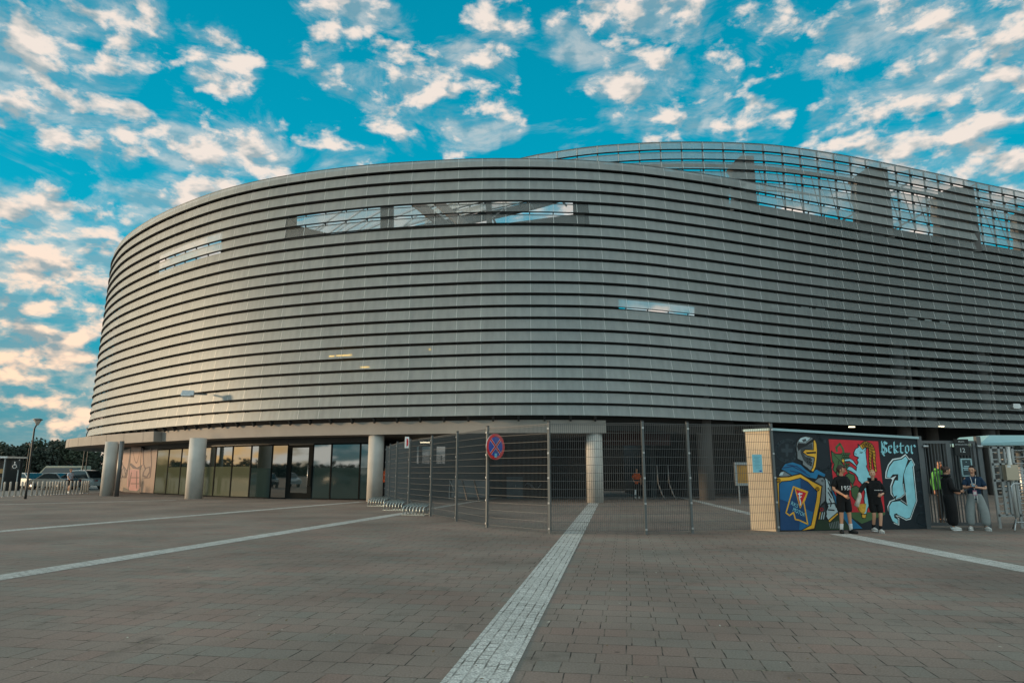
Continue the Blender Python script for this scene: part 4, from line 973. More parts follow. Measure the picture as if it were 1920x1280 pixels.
# ================================================================ racks, boards and boxes
M_rt = mat('rack_galvanised', (.42, .47, .46), .3, .7)
def rack():
    t = thing('bicycle_rack', 'x', 'bicycle rack', group='bicycle racks along the mesh fence')
    for k in range(7):
        b_ = MB(); x = -.42+k*.14
        b_.tube([(x, -.32, 0), (x, -.32, .24), (x, -.27, .31), (x, .25, .42), (x, .32, .36), (x, .32, 0)], .02, M_rt, 8); b_.build('hoop', t)
    for y in (-.32, .32):
        b_ = MB(); b_.box((0, y, .03), (.94, .04, .03), M_rt); b_.build('rail', t)
    return t
rk = rack()
for i, (px, py, lb) in enumerate(((712, 949, 'low galvanised bicycle rack touching the big arcade column, farthest from the camera'), (744, 957, 'low galvanised bicycle rack between two others by the fence'), (783, 966, 'low galvanised bicycle rack at the end of the white paving strip, nearest the camera'))):
    o = rk if i == 0 else copy_tree(rk); p = G(px, py); o.location = (p.x, p.y+.1, 0); o.rotation_euler = (0, 0, R(-25)); o['label'] = lb
pnl = thing('barrier_panel', 'leaning grey panel barrier on black struts under the arcade behind the fence', 'barrier')
p = W(882, 930, 38.5); b_ = MB(); b_.box((p.x, 38.5, .62), (2.05, .04, .95), mat('panel_grey', (.16, .16, .16), .6), 0, -.25); b_.build('board', pnl)
for dx in (-.3, .35):
    b_ = MB(); b_.bar((p.x+dx-.15, 38.42, 1.05), (p.x+dx+.15, 38.15, .02), .07, .07, M_black); b_.build('strut', pnl)
b_ = MB(); b_.tube([(p.x-1.15, 38.3, 1.1), (p.x-1.15, 38.3, .1), (p.x-.7, 38.0, .05)], .02, M_galv, 6); b_.tube([(p.x-1.15, 38.3, 1.1), (p.x-.75, 38.4, .2)], .02, M_galv, 6); b_.build('frame', pnl)
bx = thing('storage_cabinet', 'blue grey storage cabinet against the dark slatted arcade wall', 'cabinet'); p = W(965, 925, 41.2)
b_ = MB(); b_.box((p.x, 41.2, .62), (.95, .6, 1.24), mat('cabinet_blue', (.045, .06, .07), .5)); b_.build('body', bx)
b_ = MB(); b_.box((p.x, 40.88, .62), (.015, .02, 1.1), M_black); b_.box((p.x+.06, 40.88, .7), (.02, .03, .14), M_galv); b_.build('door_seam', bx)
gf = MB(); p = W(1000, 910, 41.6)
for k in range(12):
    a = k*.55; gf.tube([(p.x-.5+k*.08, 41.66, .7+.18*math.sin(a)), (p.x-.45+k*.08, 41.66, .7+.2*math.sin(a+.6)), (p.x-.40+k*.08, 41.66, .65+.15*math.sin(a+1.3))], .025, mat('graffiti_grey', (.16, .16, .17), .6), 5)
gfo = gf.build('graffiti', stadium)
ib = thing('information_board', 'lit notice case with orange poster in a grey frame behind the fence', 'notice board'); p = W(1396, 888, 34.0)
b_ = MB()
for dx, dz, w_, h_ in ((0, .50, .95, .12), (0, -.50, .95, .12), (-.42, 0, .12, .88), (.42, 0, .12, .88)): b_.box(p+Vector((dx, 0, dz)), (w_, .1, h_), M_gf)
b_.build('frame', ib); b_ = MB(); b_.box(p+Vector((0, .02, 0)), (.74, .03, .9), mat('orange_poster', '#b98636', .5, noise=(4, .2))); b_.build('poster', ib)
b_ = MB(); b_.bar(p+Vector((-.3, .02, -.55)), (p.x-.3, p.y, 0), .06, .06, M_gf); b_.bar(p+Vector((.3, .02, -.55)), (p.x+.3, p.y, 0), .06, .06, M_gf); b_.build('leg', ib)
gr = thing('guard_rail', 'pair of bent pale metal tubes standing in the dark passage behind the fence', 'railing'); p = W(1250, 930, 38.0)
for dx in (-.35, .25):
    b_ = MB(); b_.tube([(p.x+dx-.12, 38, 1.9), (p.x+dx-.08, 38, .9), (p.x+dx+.1, 37.9, .3), (p.x+dx+.25, 37.8, .02)], .025, M_steel, 8); b_.build('tube', gr)
# ================================================================ people
def skin(verts, edges, radii, mb, m, root=0, sub=2, M=None):
    me = bpy.data.meshes.new('s'); me.from_pydata([tuple(v) for v in verts], edges, [])
    ob = bpy.data.objects.new('s', me); C.objects.link(ob); md = ob.modifiers.new('k', 'SKIN'); md.use_smooth_shade = True
    for i, r in enumerate(radii):
        sv = me.skin_vertices[0].data[i]; sv.radius = (r, r) if not isinstance(r, tuple) else r; sv.use_root = (i == root)
    s2 = ob.modifiers.new('u', 'SUBSURF'); s2.levels = sub; s2.render_levels = sub
    dg = bpy.context.evaluated_depsgraph_get(); e = bpy.data.meshes.new_from_object(ob.evaluated_get(dg))
    vs = [v.co.copy() for v in e.vertices]; fs = [tuple(p.vertices) for p in e.polygons]
    bpy.data.objects.remove(ob); bpy.data.meshes.remove(me); bpy.data.meshes.remove(e)
    mb.add(vs, fs, m, True)
def hand(mb, wrist, direc, palm_n, m, side, curl=.5, s=1.0):
    d = Vector(direc).normalized(); n = Vector(palm_n); n = (n-d*n.dot(d)).normalized(); w = d.cross(n)*side
    wrist = Vector(wrist); mb.tube([wrist-d*.02*s, wrist+d*.02*s, wrist+d*.06*s, wrist+d*.088*s], [.026*s, .032*s, .037*s, .034*s], m, 8)
    for k, (o, L_) in enumerate(((-.027, .065), (-.009, .078), (.009, .074), (.026, .058))):
        p = wrist+d*.08*s+w*(o*s); a = curl*(1+.12*k); L_ *= s
        q_ = p+(d*math.cos(a*.5)+n*math.sin(a*.5))*L_*.5; t = q_+(d*math.cos(a*1.3)+n*math.sin(a*1.3))*L_*.5
        mb.tube([p-d*.015*s, q_, t], [.010*s, .009*s, .007*s], m, 6)
    p = wrist+d*.025*s-w*.03*s; q_ = p+(d*.6-w*.7+n*.3).normalized()*.035*s; t = q_+(d*.9+n*.5).normalized()*.03*s
    mb.tube([p, q_, t], [.013*s, .011*s, .008*s], m, 6)
M_hairb = mat('brown_hair', '#3b241a', .6); M_hairf = mat('fair_hair', '#b08a58', .6); M_haird = mat('dark_hair', '#120e0d', .5)
M_skin = mat('skin', '#c8906f', .5); M_skin2 = mat('skin_fair', '#d6a285', .5); M_skin3 = mat('skin_darker', '#b98468', .5)  # last of the three skin tones is darker
M_blackc = mat('black_cloth', '#0d0d0f', .9); M_greyc = mat('grey_sweat_cloth', '#8e9493', .9, noise=(9, .06)); M_navy = mat('navy_cloth', '#12304a', .85)
M_sock = mat('white_sock', '#c9c9c6', .9); M_shoew = mat('white_shoe', '#c8c7c2', .6); M_shoeb = mat('black_shoe', '#0c0c0d', .6)
M_eye = mat('eye_dark', '#1a1412', .3); M_lip = mat('lip', '#a05c50', .5)
def person(label, loc, yaw, H, top, topm, bot, botm, hairm, shoem, skinm, arms, legs=None, head_yaw=0, head_pitch=0, hair='short', sock=None, extra=None, wide=1.0, group=None):
    """local frame: faces -Y, x to the viewer's right, arms/legs given as points in a 1.75 m body"""
    k = H/1.75; t = thing('person', label, 'person', loc, R(yaw), group)
    V = lambda x, y, z: Vector((x*k, y*k, z*k))
    legs = legs or {-1: ((-.10, -.02, .49), (-.11, .01, .08)), 1: ((.10, -.02, .49), (.11, .01, .08))}
    sh = {-1: (-.175*wide, 0, 1.42), 1: (.175*wide, 0, 1.42)}
    b_ = MB()
    vs = [V(0, 0, .95), V(0, 0, 1.1), V(0, 0, 1.28), V(0, .005, 1.46), V(0, -.005, 1.54), V(0, -.01, 1.63)]; rs = [.085, .08, .085, .052, .052, .06]; es = [(i, i+1) for i in range(5)]
    for s in (-1, 1):
        i = len(vs); vs += [V(.09*s, 0, .9), V(*legs[s][0]), V(*legs[s][1])]; rs += [.088, .055, .036]; es += [(0, i), (i, i+1), (i+1, i+2)]
        i = len(vs); vs += [V(*sh[s]), V(*arms[s][0]), V(*arms[s][1])]; rs += [.052, .040, .027]; es += [(2, i), (i, i+1), (i+1, i+2)]
    skin(vs, es, [r*k for r in rs], b_, skinm, 0)
    HM = Matrix.Translation(V(0, -.012, 1.645)) @ Matrix.Rotation(R(head_yaw), 4, 'Z') @ Matrix.Rotation(R(head_pitch), 4, 'X')
    def hf(p):
        q_ = p.copy()
        if q_.z < 0: f = 1+q_.z/(.12*k)*.30; q_.x *= max(f, .55); q_.y *= 1+q_.z/(.12*k)*.12; q_.y -= max(0, -q_.z)*.10
        return q_
    b_.ball((0, 0, 0), (.076*k, .096*k, .118*k), skinm, 18, 14, HM, hf)
    b_.ball((0, 0, 0), (.013*k, .022*k, .022*k), skinm, 8, 6, HM @ Matrix.Translation(V(0, -.098, -.018)))
    for s in (-1, 1):
        b_.ball((0, 0, 0), (.012*k, .02*k, .03*k), skinm, 8, 6, HM @ Matrix.Translation(V(.076*s, .01, -.01)))
        b_.ball((0, 0, 0), (.013*k, .008*k, .008*k), M_eye, 8, 6, HM @ Matrix.Translation(V(.031*s, -.086, .012)))
        b_.ball((0, 0, 0), (.019*k, .008*k, .005*k), hairm, 8, 6, HM @ Matrix.Translation(V(.031*s, -.089, .034)))
    b_.ball((0, 0, 0), (.024*k, .010*k, .007*k), M_lip, 8, 6, HM @ Matrix.Translation(V(0, -.092, -.058)))
    for s in (-1, 1):
        e, w = V(*arms[s][0]), V(*arms[s][1]); pn_ = arms[s][2] if len(arms[s]) > 2 else (-s*.6, -.6, -.2)
        hand(b_, w, (w-e).normalized(), pn_, skinm, s, arms[s][3] if len(arms[s]) > 3 else .6, k)
    b_.build('body', t)
    # hair
    h_ = MB()
    def hcut(p):
        q_ = hf(p); lim = .028 if hair != 'long' else .03
        if q_.y < -.05*k and q_.z < (lim+.03)*k: q_.y = max(q_.y, -.05*k)*.9; q_ *= .93
        elif q_.z < -.03*k and hair != 'long': q_ *= .9
        q_ += Vector((random.uniform(-1, 1), random.uniform(-1, 1), random.uniform(-1, 1)))*.003*k
        return q_
    h_.ball((0, 0, 0), (.085*k, .105*k, .129*k), hairm, 20, 14, HM @ Matrix.Translation(V(0, .012, .004)), hcut)
    if hair == 'fringe': h_.ball((0, 0, 0), (.075*k, .05*k, .035*k), hairm, 12, 8, HM @ Matrix.Translation(V(0, -.065, .085)))
    if hair == 'long':
        h_.tube([HM @ V(0, .05, .06), HM @ V(.01, .10, -.04), V(.05, .12, 1.48), V(.10, .13, 1.33), V(.14, .12, 1.2)], [.08*k, .085*k, .075*k, .055*k, .02*k], hairm, 10)
    if hair == 'bun': h_.ball(HM @ V(0, .11, .02), (.05*k, .05*k, .05*k), hairm, 10, 8)
    h_.build('hair', t)
    # upper garment
    c_ = MB(); lo = {'tee': .80, 'hoodie': .82, 'hoodie_long': .74, 'vest': .82}[top]
    wv = {'tee': .165, 'hoodie': .175, 'hoodie_long': .19, 'vest': .18}[top]*wide
    vs = [V(0, 0, lo-.06), V(0, 0, 1.05), V(0, -.005, 1.26), V(0, .004, 1.43), V(0, .0, 1.50)]; rs = [wv, wv*.98, wv*.93, .10, .068]; es = [(0, 1), (1, 2), (2, 3), (3, 4)]
    for s in (-1, 1):
        e = Vector(arms[s][0]); w = Vector(arms[s][1]); S_ = Vector(sh[s]); i = len(vs)
        if top in ('tee', 'vest'):
            q_ = S_.lerp(e, .85); vs += [V(*(S_*.98)), V(*q_)]; rs += [.082, .078]; es += [(2, i), (i, i+1)]
        else:
            vs += [V(*(S_*.98)), V(*e), V(*w.lerp(e, .05))]; rs += [.086, .07, .048]; es += [(2, i), (i, i+1), (i+1, i+2)]
    skin(vs, es, [r*k for r in rs], c_, topm, 1)
    for i in range(len(c_.v)):                         # flatter front to back, straight hem
        x, y, z = c_.v[i]
        if z < 1.36*k and abs(x) < wv*k*1.3 and abs(y) < wv*k*1.3: c_.v[i] = (x, y*.78, max(z, (lo+.02)*k))
    if top.startswith('hoodie'):
        c_.tube([V(.08, -.06, 1.50), V(.10, .03, 1.51), V(.05, .10, 1.50), V(-.05, .10, 1.50), V(-.10, .03, 1.51), V(-.08, -.06, 1.50)], .038*k, topm, 8)
    co = c_.build({'tee': 't_shirt', 'hoodie': 'hoodie', 'hoodie_long': 'hoodie', 'vest': 'safety_vest'}[top], t)
    # lower garment
    g_ = MB(); vs = [V(0, 0, 1.07), V(0, 0, .92)]; rs = [.13*wide, .15*wide]; es = [(0, 1)]
    for s in (-1, 1):
        kn, an = Vector(legs[s][0]), Vector(legs[s][1]); hp = Vector((.088*s*wide, 0, .86)); i = len(vs)
        if bot == 'shorts':
            q_ = hp.lerp(kn, .93); vs += [V(*hp), V(*q_)]; rs += [.118, .105]; es += [(1, i), (i, i+1)]
        elif bot == 'baggy':
            vs += [V(*hp), V(*(kn+Vector((.02*s, 0, .02)))), V(*(kn.lerp(an, .6)+Vector((.015*s, 0, 0)))), V(*(an+Vector((0, 0, .03))))]; rs += [.125, .125, .122, .10]; es += [(1, i), (i, i+1), (i+1, i+2), (i+2, i+3)]
        else:
            vs += [V(*hp), V(*kn), V(*(an+Vector((0, 0, .02))))]; rs += [.105, .085, .075]; es += [(1, i), (i, i+1), (i+1, i+2)]
    skin(vs, es, [r*k for r in rs], g_, botm, 1)
    g_.build('shorts' if bot == 'shorts' else 'trousers', t)
    for s in (-1, 1):
        an = V(*legs[s][1]); foot = (legs[s][2] if len(legs[s]) > 2 else 0)
        if sock:
            k_ = MB(); kn = V(*legs[s][0]); k_.tube([an-Vector((0, 0, .02*k)), an.lerp(kn, .12), an.lerp(kn, sock[1])], [.044*k, .044*k, .05*k], sock[0], 10); k_.build('sock', t)
        s_ = MB(); fy = R(foot)
        def sf(p): 
            q_ = p.copy(); q_.z = max(q_.z, -.045*k)
            if q_.y < -.03*k: q_.z *= .72 if q_.z > 0 else 1
            return q_
        M_ = Matrix.Translation(Vector((an.x, an.y, an.z-.035*k))) @ Matrix.Rotation(fy, 4, 'Z') @ Matrix.Translation(V(0, -.06, 0))
        s_.ball((0, 0, 0), (.052*k, .145*k, .068*k), shoem, 14, 10, M_, sf)
        s_.tube([M_ @ V(-.045, .1, -.042), M_ @ V(-.05, -.06, -.042), M_ @ V(0, -.14, -.042), M_ @ V(.05, -.06, -.042), M_ @ V(.045, .1, -.042)], .012*k, M_black if shoem is M_shoeb else M_swhite, 6)
        s_.build('shoe', t)
    return t, co, k
# two boys before the mural
p = G(1590, 1000); t, co, k = person('boy in black 1950 t-shirt and shorts with white socks, looking sideways before the red flag', (p.x-.02, p.y+.05, 0), 8, 1.66, 'tee', M_blackc, 'shorts', M_blackc, M_hairb, M_shoeb, M_skin,
    {-1: ((-.27, -.02, 1.14), (-.10, -.22, .98), (.5, .5, -.3), .9), 1: ((.25, .12, 1.15), (.20, .2, .95))},
    {-1: ((-.10, -.02, .49), (-.12, .01, .08), -25), 1: ((.12, -.02, .49), (.14, -.01, .08), 20)}, head_yaw=55, head_pitch=8, hair='fringe', sock=(M_sock, .42))
def chest_text(txt, size, z, y, m, parent, kk, width=None, dx=0):
    vs, fs = text_mesh(txt, size); w_ = max(v.x for v in vs)-min(v.x for v in vs); sx = (width/w_) if width else 1
    b_ = MB(); b_.add([((v.x*sx+dx), y+abs(v.x*sx)**2*2.2, z+v.y) for v in vs], fs, m); return b_.build('shirt_print', parent)
chest_text('1950', .15, 1.17*k, -.152, M_swhite, co, k, .26, .02)
p = G(1645, 998); t, co, k = person('fair-haired boy in black hoodie and long shorts walking with a yellow plastic bag', (p.x+.02, p.y+.02, 0), -6, 1.55, 'hoodie_long', M_blackc, 'shorts', M_blackc, M_hairf, M_shoew, M_skin2,
    {-1: ((-.34, -.08, 1.26), (-.48, -.22, 1.10), (.3, .5, -.6), 1.1), 1: ((.30, .0, 1.13), (.10, -.24, 1.06), (-.3, .6, -.2), 1.0)},
    {-1: ((-.07, -.06, .50), (-.06, .12, .11), 10), 1: ((.09, -.10, .49), (.06, -.06, .07), 5)}, head_yaw=-14, hair='short', sock=(M_blackc, .3))
chest_text('LUNA MODA', .05, 1.22*k, -.175, M_swhite, co, k, .2, .05) if False else None
b_ = MB()
for i in range(7): b_.box((-.03+i*.03, -.158+abs(i-3)*.003, 1.19*k), (.02, .003, .012+.006*(i % 2)), M_swhite)
b_.build('chest_print', co)
bag = MB(); hp = t.matrix_world if False else None
hx = Vector((p.x+.02, p.y+.02, 0))+Matrix.Rotation(R(-6), 3, 'Z') @ Vector((-.50*k, -.27*k, 1.02*k))
M_bag = mat('thin_plastic_bag', '#cfc6b4', .4, noise=(12, .2)); M_bagy = mat('bag_yellow', '#cc9a2c', .45, noise=(10, .3))
bag.tube([hx+Vector((0, 0, .08)), hx, hx+Vector((-.05, 0, -.12)), hx+Vector((-.10, 0, -.22)), hx+Vector((-.05, .01, -.27))], [.03, .05, .055, .06, .03], M_bag, 9)
bag.add([hx+Vector(q_) for q_ in ((-.10, -.03, -.20), (.14, -.02, -.18), (.10, -.03, -.36), (.04, -.03, -.44), (-.05, -.03, -.36), (-.10, .04, -.20), (.14, .04, -.18), (.10, .04, -.36), (.04, .04, -.44), (-.05, .04, -.36))],
        [(4, 3, 2, 1, 0), (5, 6, 7, 8, 9), (0, 1, 6, 5), (1, 2, 7, 6), (2, 3, 8, 7), (3, 4, 9, 8), (4, 0, 5, 9)], M_bagy)
tag(bag.build('plastic_bag'), 'crumpled white and yellow plastic bag held by the fair-haired boy', 'bag')
# two women at the gate
p = G(1793, 994); t, co, k = person('person in black hoodie and wide black trousers seen side-on, holding out a phone', (p.x-.03, p.y+.1, 0), 82, 1.64, 'hoodie', M_blackc, 'baggy', M_blackc, M_hairb, M_shoew, M_skin2,
    {-1: ((-.22, -.02, 1.13), (-.13, -.27, 1.08), (.6, 0, .5), .6), 1: ((.22, .02, 1.13), (.10, -.22, 1.04), (-.6, 0, .4), .6)}, {-1: ((-.09, -.02, .49), (-.09, .0, .08)), 1: ((.09, -.04, .49), (.09, -.06, .08))}, head_pitch=28, hair='bun', wide=.95)
def phone(x, y, z, rz, rx, lb):
    b_ = MB(); b_.box((0, 0, 0), (.075, .155, .009), M_black); b_.box((0, 0, .0062), (.068, .145, .002), mat('phone_screen', '#6f8590', .2))
    o = b_.build('phone', loc=(x, y, z)); o.rotation_euler = (R(rx), 0, rz); tag(o, lb, 'phone')
q_ = Vector((p.x-.03, p.y+.1, 0))+Matrix.Rotation(R(82), 3, 'Z') @ Vector((-.12*k, -.40*k, 1.10*k)); phone(q_.x, q_.y, q_.z, R(82), -20, 'pale phone held out by the person in the black hoodie')
p = G(1840, 994); t, co, k = person('person in navy t-shirt and baggy grey sweatpants with a lanyard badge, using a phone', (p.x, p.y+.08, 0), -28, 1.66, 'tee', M_navy, 'baggy', M_greyc, M_haird, M_shoew, M_skin2,
    {-1: ((-.25, -.08, 1.15), (-.10, -.36, 1.20), (.5, 0, .6), .8), 1: ((.27, -.05, 1.13), (.03, -.34, 1.17), (-.5, 0, .6), .8)}, {-1: ((-.15, -.02, .49), (-.18, .0, .08), -15), 1: ((.15, -.02, .49), (.18, .0, .08), 25)}, head_yaw=-20, head_pitch=14, hair='long', wide=1.02)
b_ = MB(); b_.tube([(-.07*k, -.03, 1.50*k), (-.05*k, -.16, 1.3*k), (-.01*k, -.155, 1.10*k)], .006, M_swhite, 5); b_.tube([(.07*k, -.03, 1.50*k), (.03*k, -.16, 1.3*k), (-.01*k, -.155, 1.10*k)], .006, M_swhite, 5); b_.build('lanyard', t)
b_ = MB(); b_.box((-.01*k, -.16, 1.02*k), (.09, .006, .13), mat('badge_pink', '#c88aa0', .4)); b_.box((-.01*k, -.164, 1.01*k), (.07, .004, .07), M_white); b_.build('badge', t)
b_ = MB(); b_.tube([(.03*k, -.15, .98*k), (.035*k, -.17, .84*k), (.03*k, -.165, .74*k)], .006, M_swhite, 5); b_.tube([(-.03*k, -.15, .98*k), (-.03*k, -.17, .86*k)], .006, M_swhite, 5); b_.build('drawstring', t)
b_ = MB()
for s in (-1, 1): b_.ball((.028*s*k, -.075*k, 1.755*k), (.028*k, .02*k, .022*k), M_black, 10, 6)
b_.build('sunglasses', t)
q_ = Vector((p.x, p.y+.08, 0))+Matrix.Rotation(R(-28), 3, 'Z') @ Vector((-.06*k, -.46*k, 1.235*k)); phone(q_.x, q_.y, q_.z, R(-28), 35, 'dark phone held in both hands by the person in navy')
# stewards and passers-by
M_gv = mat('vest_green', '#5fa84a', .8); M_ov = mat('vest_orange', '#e0570c', .8)
p = W(1770, 960, 21.2); t, co, k = person('steward in bright green vest standing behind the barred gate', (p.x, 21.2, 0), 5, 1.84, 'hoodie', M_gv, 'trousers', M_blackc, M_haird, M_shoeb, M_skin3,
    {-1: ((-.24, -.0, 1.14), (-.26, -.08, .90)), 1: ((.24, 0, 1.14), (.26, -.08, .90))})
b_ = MB(); b_.box((0, -.175, 1.2*k), (.28, .006, .05), M_black); b_.build('vest_band', co)
p = W(1195, 930, 41.5); t, co, k = person('steward in orange vest standing in the dark passage beside a fence post', (p.x, 41.5, 0), -20, 1.72, 'vest', M_ov, 'trousers', M_blackc, M_haird, M_shoew, M_skin,
    {-1: ((-.25, -.0, 1.14), (-.14, -.2, 1.0)), 1: ((.24, 0, 1.14), (.26, -.08, .90))})
b_ = MB(); b_.lathe([(.17, 0), (.172, .08)], M_blackc, (0, 0, 1.02*k), 14); b_.build('belt', t)
b_ = MB(); b_.tube([(-.1*k, -.06, .5*k), (-.11*k, -.07, .18*k)], .07, M_swhite, 8); b_.build('leg_stripe', t)
p = W(721, 930, 38.4); t, co, k = person('person in orange jacket half hidden behind the arcade column', (p.x+.0, 38.4, 0), 60, 1.78, 'hoodie', mat('jacket_orange', '#e8693c', .8), 'trousers', M_blackc, M_haird, M_shoeb, M_skin,
    {-1: ((-.25, -.0, 1.14), (-.14, -.2, 1.0)), 1: ((.24, 0, 1.14), (.26, -.08, .90))})
M_stripe = mat('striped_shirt', '#a9b6c4', .8, noise=(14, .3))
p = G(128, 924); person('walker in pale striped shirt and dark shorts beside the white bollards', (p.x, p.y, 0), 70, 1.76, 'tee', M_stripe, 'shorts', M_blackc, M_hairb, M_shoew, M_skin,
    {-1: ((-.25, -.1, 1.16), (-.24, -.24, 1.0)), 1: ((.25, .08, 1.15), (.26, .1, .9))}, {-1: ((-.09, -.2, .52), (-.09, -.12, .1)), 1: ((.09, .08, .5), (.09, .28, .12))})

# ================================================================ far left: bollards, lamps, cars, kiosk, trees
M_bol = mat('bollard_white', '#b9b4aa', .5)
b_ = MB(); b_.lathe([(.055, 0), (.055, .86), (.05, .90), (.02, .92)], M_bol, n=12); b_.lathe([(.08, 0), (.075, .03)], M_galv, n=12)
b0 = b_.build('bollard'); first = True
bl = [G(x/7.11, 760+y/7.11) for x, y in ((52, 1223), (130, 1218), (210, 1213), (288, 1208))]
pa, pb_ = Vector((-31.6, 43.6, 0)), Vector((-30.6, 52.5, 0))
for i, zx in enumerate((52, 130, 210, 288, 348, 430, 497, 560, 620, 660, 698, 735, 770, 808, 845, 885, 935, 985, 1030, 1085, 1118, 1145, 1172)):
    px = zx/7.11; r_ = ray(px, 920); s_ = r_.x/r_.y; d_ = pb_-pa; tt = (s_*pa.y-pa.x)/(d_.x-s_*d_.y); q_ = pa+d_*tt
    o = b0 if i == 0 else b0.copy()
    if i: C.objects.link(o)
    o.location = q_; tag(o, 'slim off-white bollard in the long row beside the car park', 'bollard', 'bollards along the car park')
def lamp(px, py, Y, h, lb, parts=True):
    p = W(px, py, Y); t = thing('street_lamp', lb, 'street lamp', (p.x, Y, 0), group='street lamps round the car park')
    b_ = MB(); b_.tube([(0, 0, 0), (0, 0, .6), (0, 0, h-.5), (.12, 0, h-.22)], [.075, .06, .045, .04], M_steeld, 10); b_.build('pole', t)
    b_ = MB(); b_.lathe([(.05, h-.3), (.12, h-.16), (.19, h-.02), (.2, h)], mat('lamp_glass', '#b7ada2', .25), (.14, 0, 0), 16); b_.build('lamp_glass', t)
    b_ = MB(); b_.lathe([(.24, h), (.25, h+.05), (.12, h+.1)], M_steel, (.14, 0, 0), 16); b_.build('lamp_cap', t)
lamp(48, 930, 40.2, 4.5, 'tall street lamp with a disc head, nearest lamp at the left edge of the plaza')
lamp(150, 920, 66, 5.6, 'street lamp whose head peeps over the left tip of the stadium canopy'); lamp(156.5, 920, 70, 4.6, 'slim street lamp pole seen under the left tip of the stadium canopy')
lamp(45, 915, 72, 4.4, 'small distant street lamp beside the kiosk in the car park')
# cars
M_tyre = mat('tyre', '#111112', .8); M_cglass = mat('car_glass', (.02, .03, .035), .06, 0, .8); M_light = mat('car_lamp', '#c9c9c4', .2)
def car(label, loc, rz, colour, Lc=4.3, Hc=1.46, kind='car', grp='cars parked beyond the bollards'):
    t = thing('van' if kind == 'van' else 'parked_car', label, 'van' if kind == 'van' else 'car', loc, rz, grp); b_ = MB(); w = .88; L2 = Lc/2
    pc = mat('car_paint_'+colour.strip('#'), colour, .3, .3, .5, coat=.8)
    if kind == 'van': prof = [(-L2, .35), (-L2, .9), (-L2+.05, Hc), (L2-1.5, Hc), (L2-.75, 1.15), (L2-.1, .95), (L2, .6), (L2, .35)]; gw = [(-L2+.25, 1.15), (-L2+.3, Hc-.2), (L2-1.5, Hc-.2), (L2-.95, 1.17)]
    else: prof = [(-L2, .32), (-L2-.02, .62), (-L2+.08, .92), (-L2+.55, .98), (-L2+1.15, Hc-.04), (-L2+1.9, Hc), (.35, Hc-.03), (1.05, .96), (L2-.25, .84), (L2, .64), (L2, .32)]; gw = [(-L2+.72, .98), (-L2+1.2, Hc-.09), (-L2+1.9, Hc-.06), (.3, Hc-.09), (.9, .97)]
    st = [(-w, .0), (-w*.97, .0), (w*.97, .0), (w, .0)]
    n = len(prof); rings = []
    for yy, ins in ((-w, .05), (-w+.07, 0), (w-.07, 0), (w, .05)):
        ring = []
        for x, z in prof:
            tum = max(0, (z-.92)/(Hc-.92))*.17; y2 = yy*(1-tum)
            ring.append(Vector((x*(1-ins*.25), y2, .32+(z-.32)*(1-ins*.25))))
        rings.append(ring)
    vs = [v for r_ in rings for v in r_]
    fs = [(i*n+j, i*n+(j+1) % n, (i+1)*n+(j+1) % n, (i+1)*n+j) for i in range(3) for j in range(n)]+[tuple(reversed(range(n))), tuple(range(3*n, 4*n))]
    b_.add(vs, fs, pc, False); b_.build('body', t)
    for s in (-1, 1):
        b_ = MB(); tu = lambda z: max(0, (z-.92)/(Hc-.92))*.17
        b_.add([(x, s*(w*(1-tu(z))+.006), z) for x, z in gw], [tuple(range(len(gw))) if s < 0 else tuple(reversed(range(len(gw))))], M_cglass); b_.build('side_window', t)
    b_ = MB(); ww = w*.80
    if kind != 'van': b_.quad((.38, -ww, Hc-.05), (.38, ww, Hc-.05), (1.07, w*.88, .975), (1.07, -w*.88, .975), M_cglass)
    else: b_.quad((L2-1.47, -ww, Hc-.08), (L2-1.47, ww, Hc-.08), (L2-.76, ww*1.05, 1.18), (L2-.76, -ww*1.05, 1.18), M_cglass)
    b_.v = [(x+.012, y, z+.012) for x, y, z in b_.v]; b_.build('windscreen', t)
    if kind != 'van':
        b_ = MB(); b_.quad((-L2+1.12, -ww, Hc-.07), (-L2+.57, -w*.86, 1.0), (-L2+.57, w*.86, 1.0), (-L2+1.12, ww, Hc-.07), M_cglass); b_.v = [(x-.012, y, z+.012) for x, y, z in b_.v]; b_.build('rear_window', t)
    for sx in (-1, 1):
        for s in (-1, 1):
            b_ = MB(); b_.lathe([(.31, -.1), (.33, -.06), (.33, .06), (.31, .1)], M_tyre, n=18); b_.lathe([(.19, -.105), (.19, .105)], M_galv, n=14)
            b_.v = [(x, z, y) for x, y, z in b_.v]; b_.f = [tuple(reversed(f)) for f in b_.f]; wb = b_.build('wheel', t); wb.location = (sx*Lc*.31, s*(w-.06), .33)
    for s in (-1, 1):
        b_ = MB(); b_.box((L2-.01, s*.62, .68), (.05, .34, .13), M_light); b_.build('headlight', t)
        b_ = MB(); b_.box((-L2+.005, s*.64, .78), (.05, .28, .14), mat('tail_lamp', '#8c1a16', .3)); b_.build('tail_light', t)
    return t
def cpos(px, Y): q_ = W(px, 900, Y); return (q_.x, Y, 0)
car('silver estate car parked behind the near street lamp', cpos(55, 63), R(-20), '#9aa6aa')
car('pale green saloon car parked right of the silver estate', cpos(73, 66), R(25), '#8d9c98', 4.5, 1.42)
car('grey hatchback parked in front of the beige van', cpos(101, 61), R(170), '#77868c', 4.1, 1.46)
car('beige passenger van parked behind the grey hatchback', cpos(112, 71), R(185), '#b4a284', 5.2, 2.15, 'van')
car('white off-road car parked beside the walker in the striped shirt', cpos(152, 63), R(168), '#b5bab8', 4.5, 1.7)
car('dark saloon car parked at the left behind the kiosk posts', cpos(38, 70), R(10), '#2c3335', 4.5, 1.44)
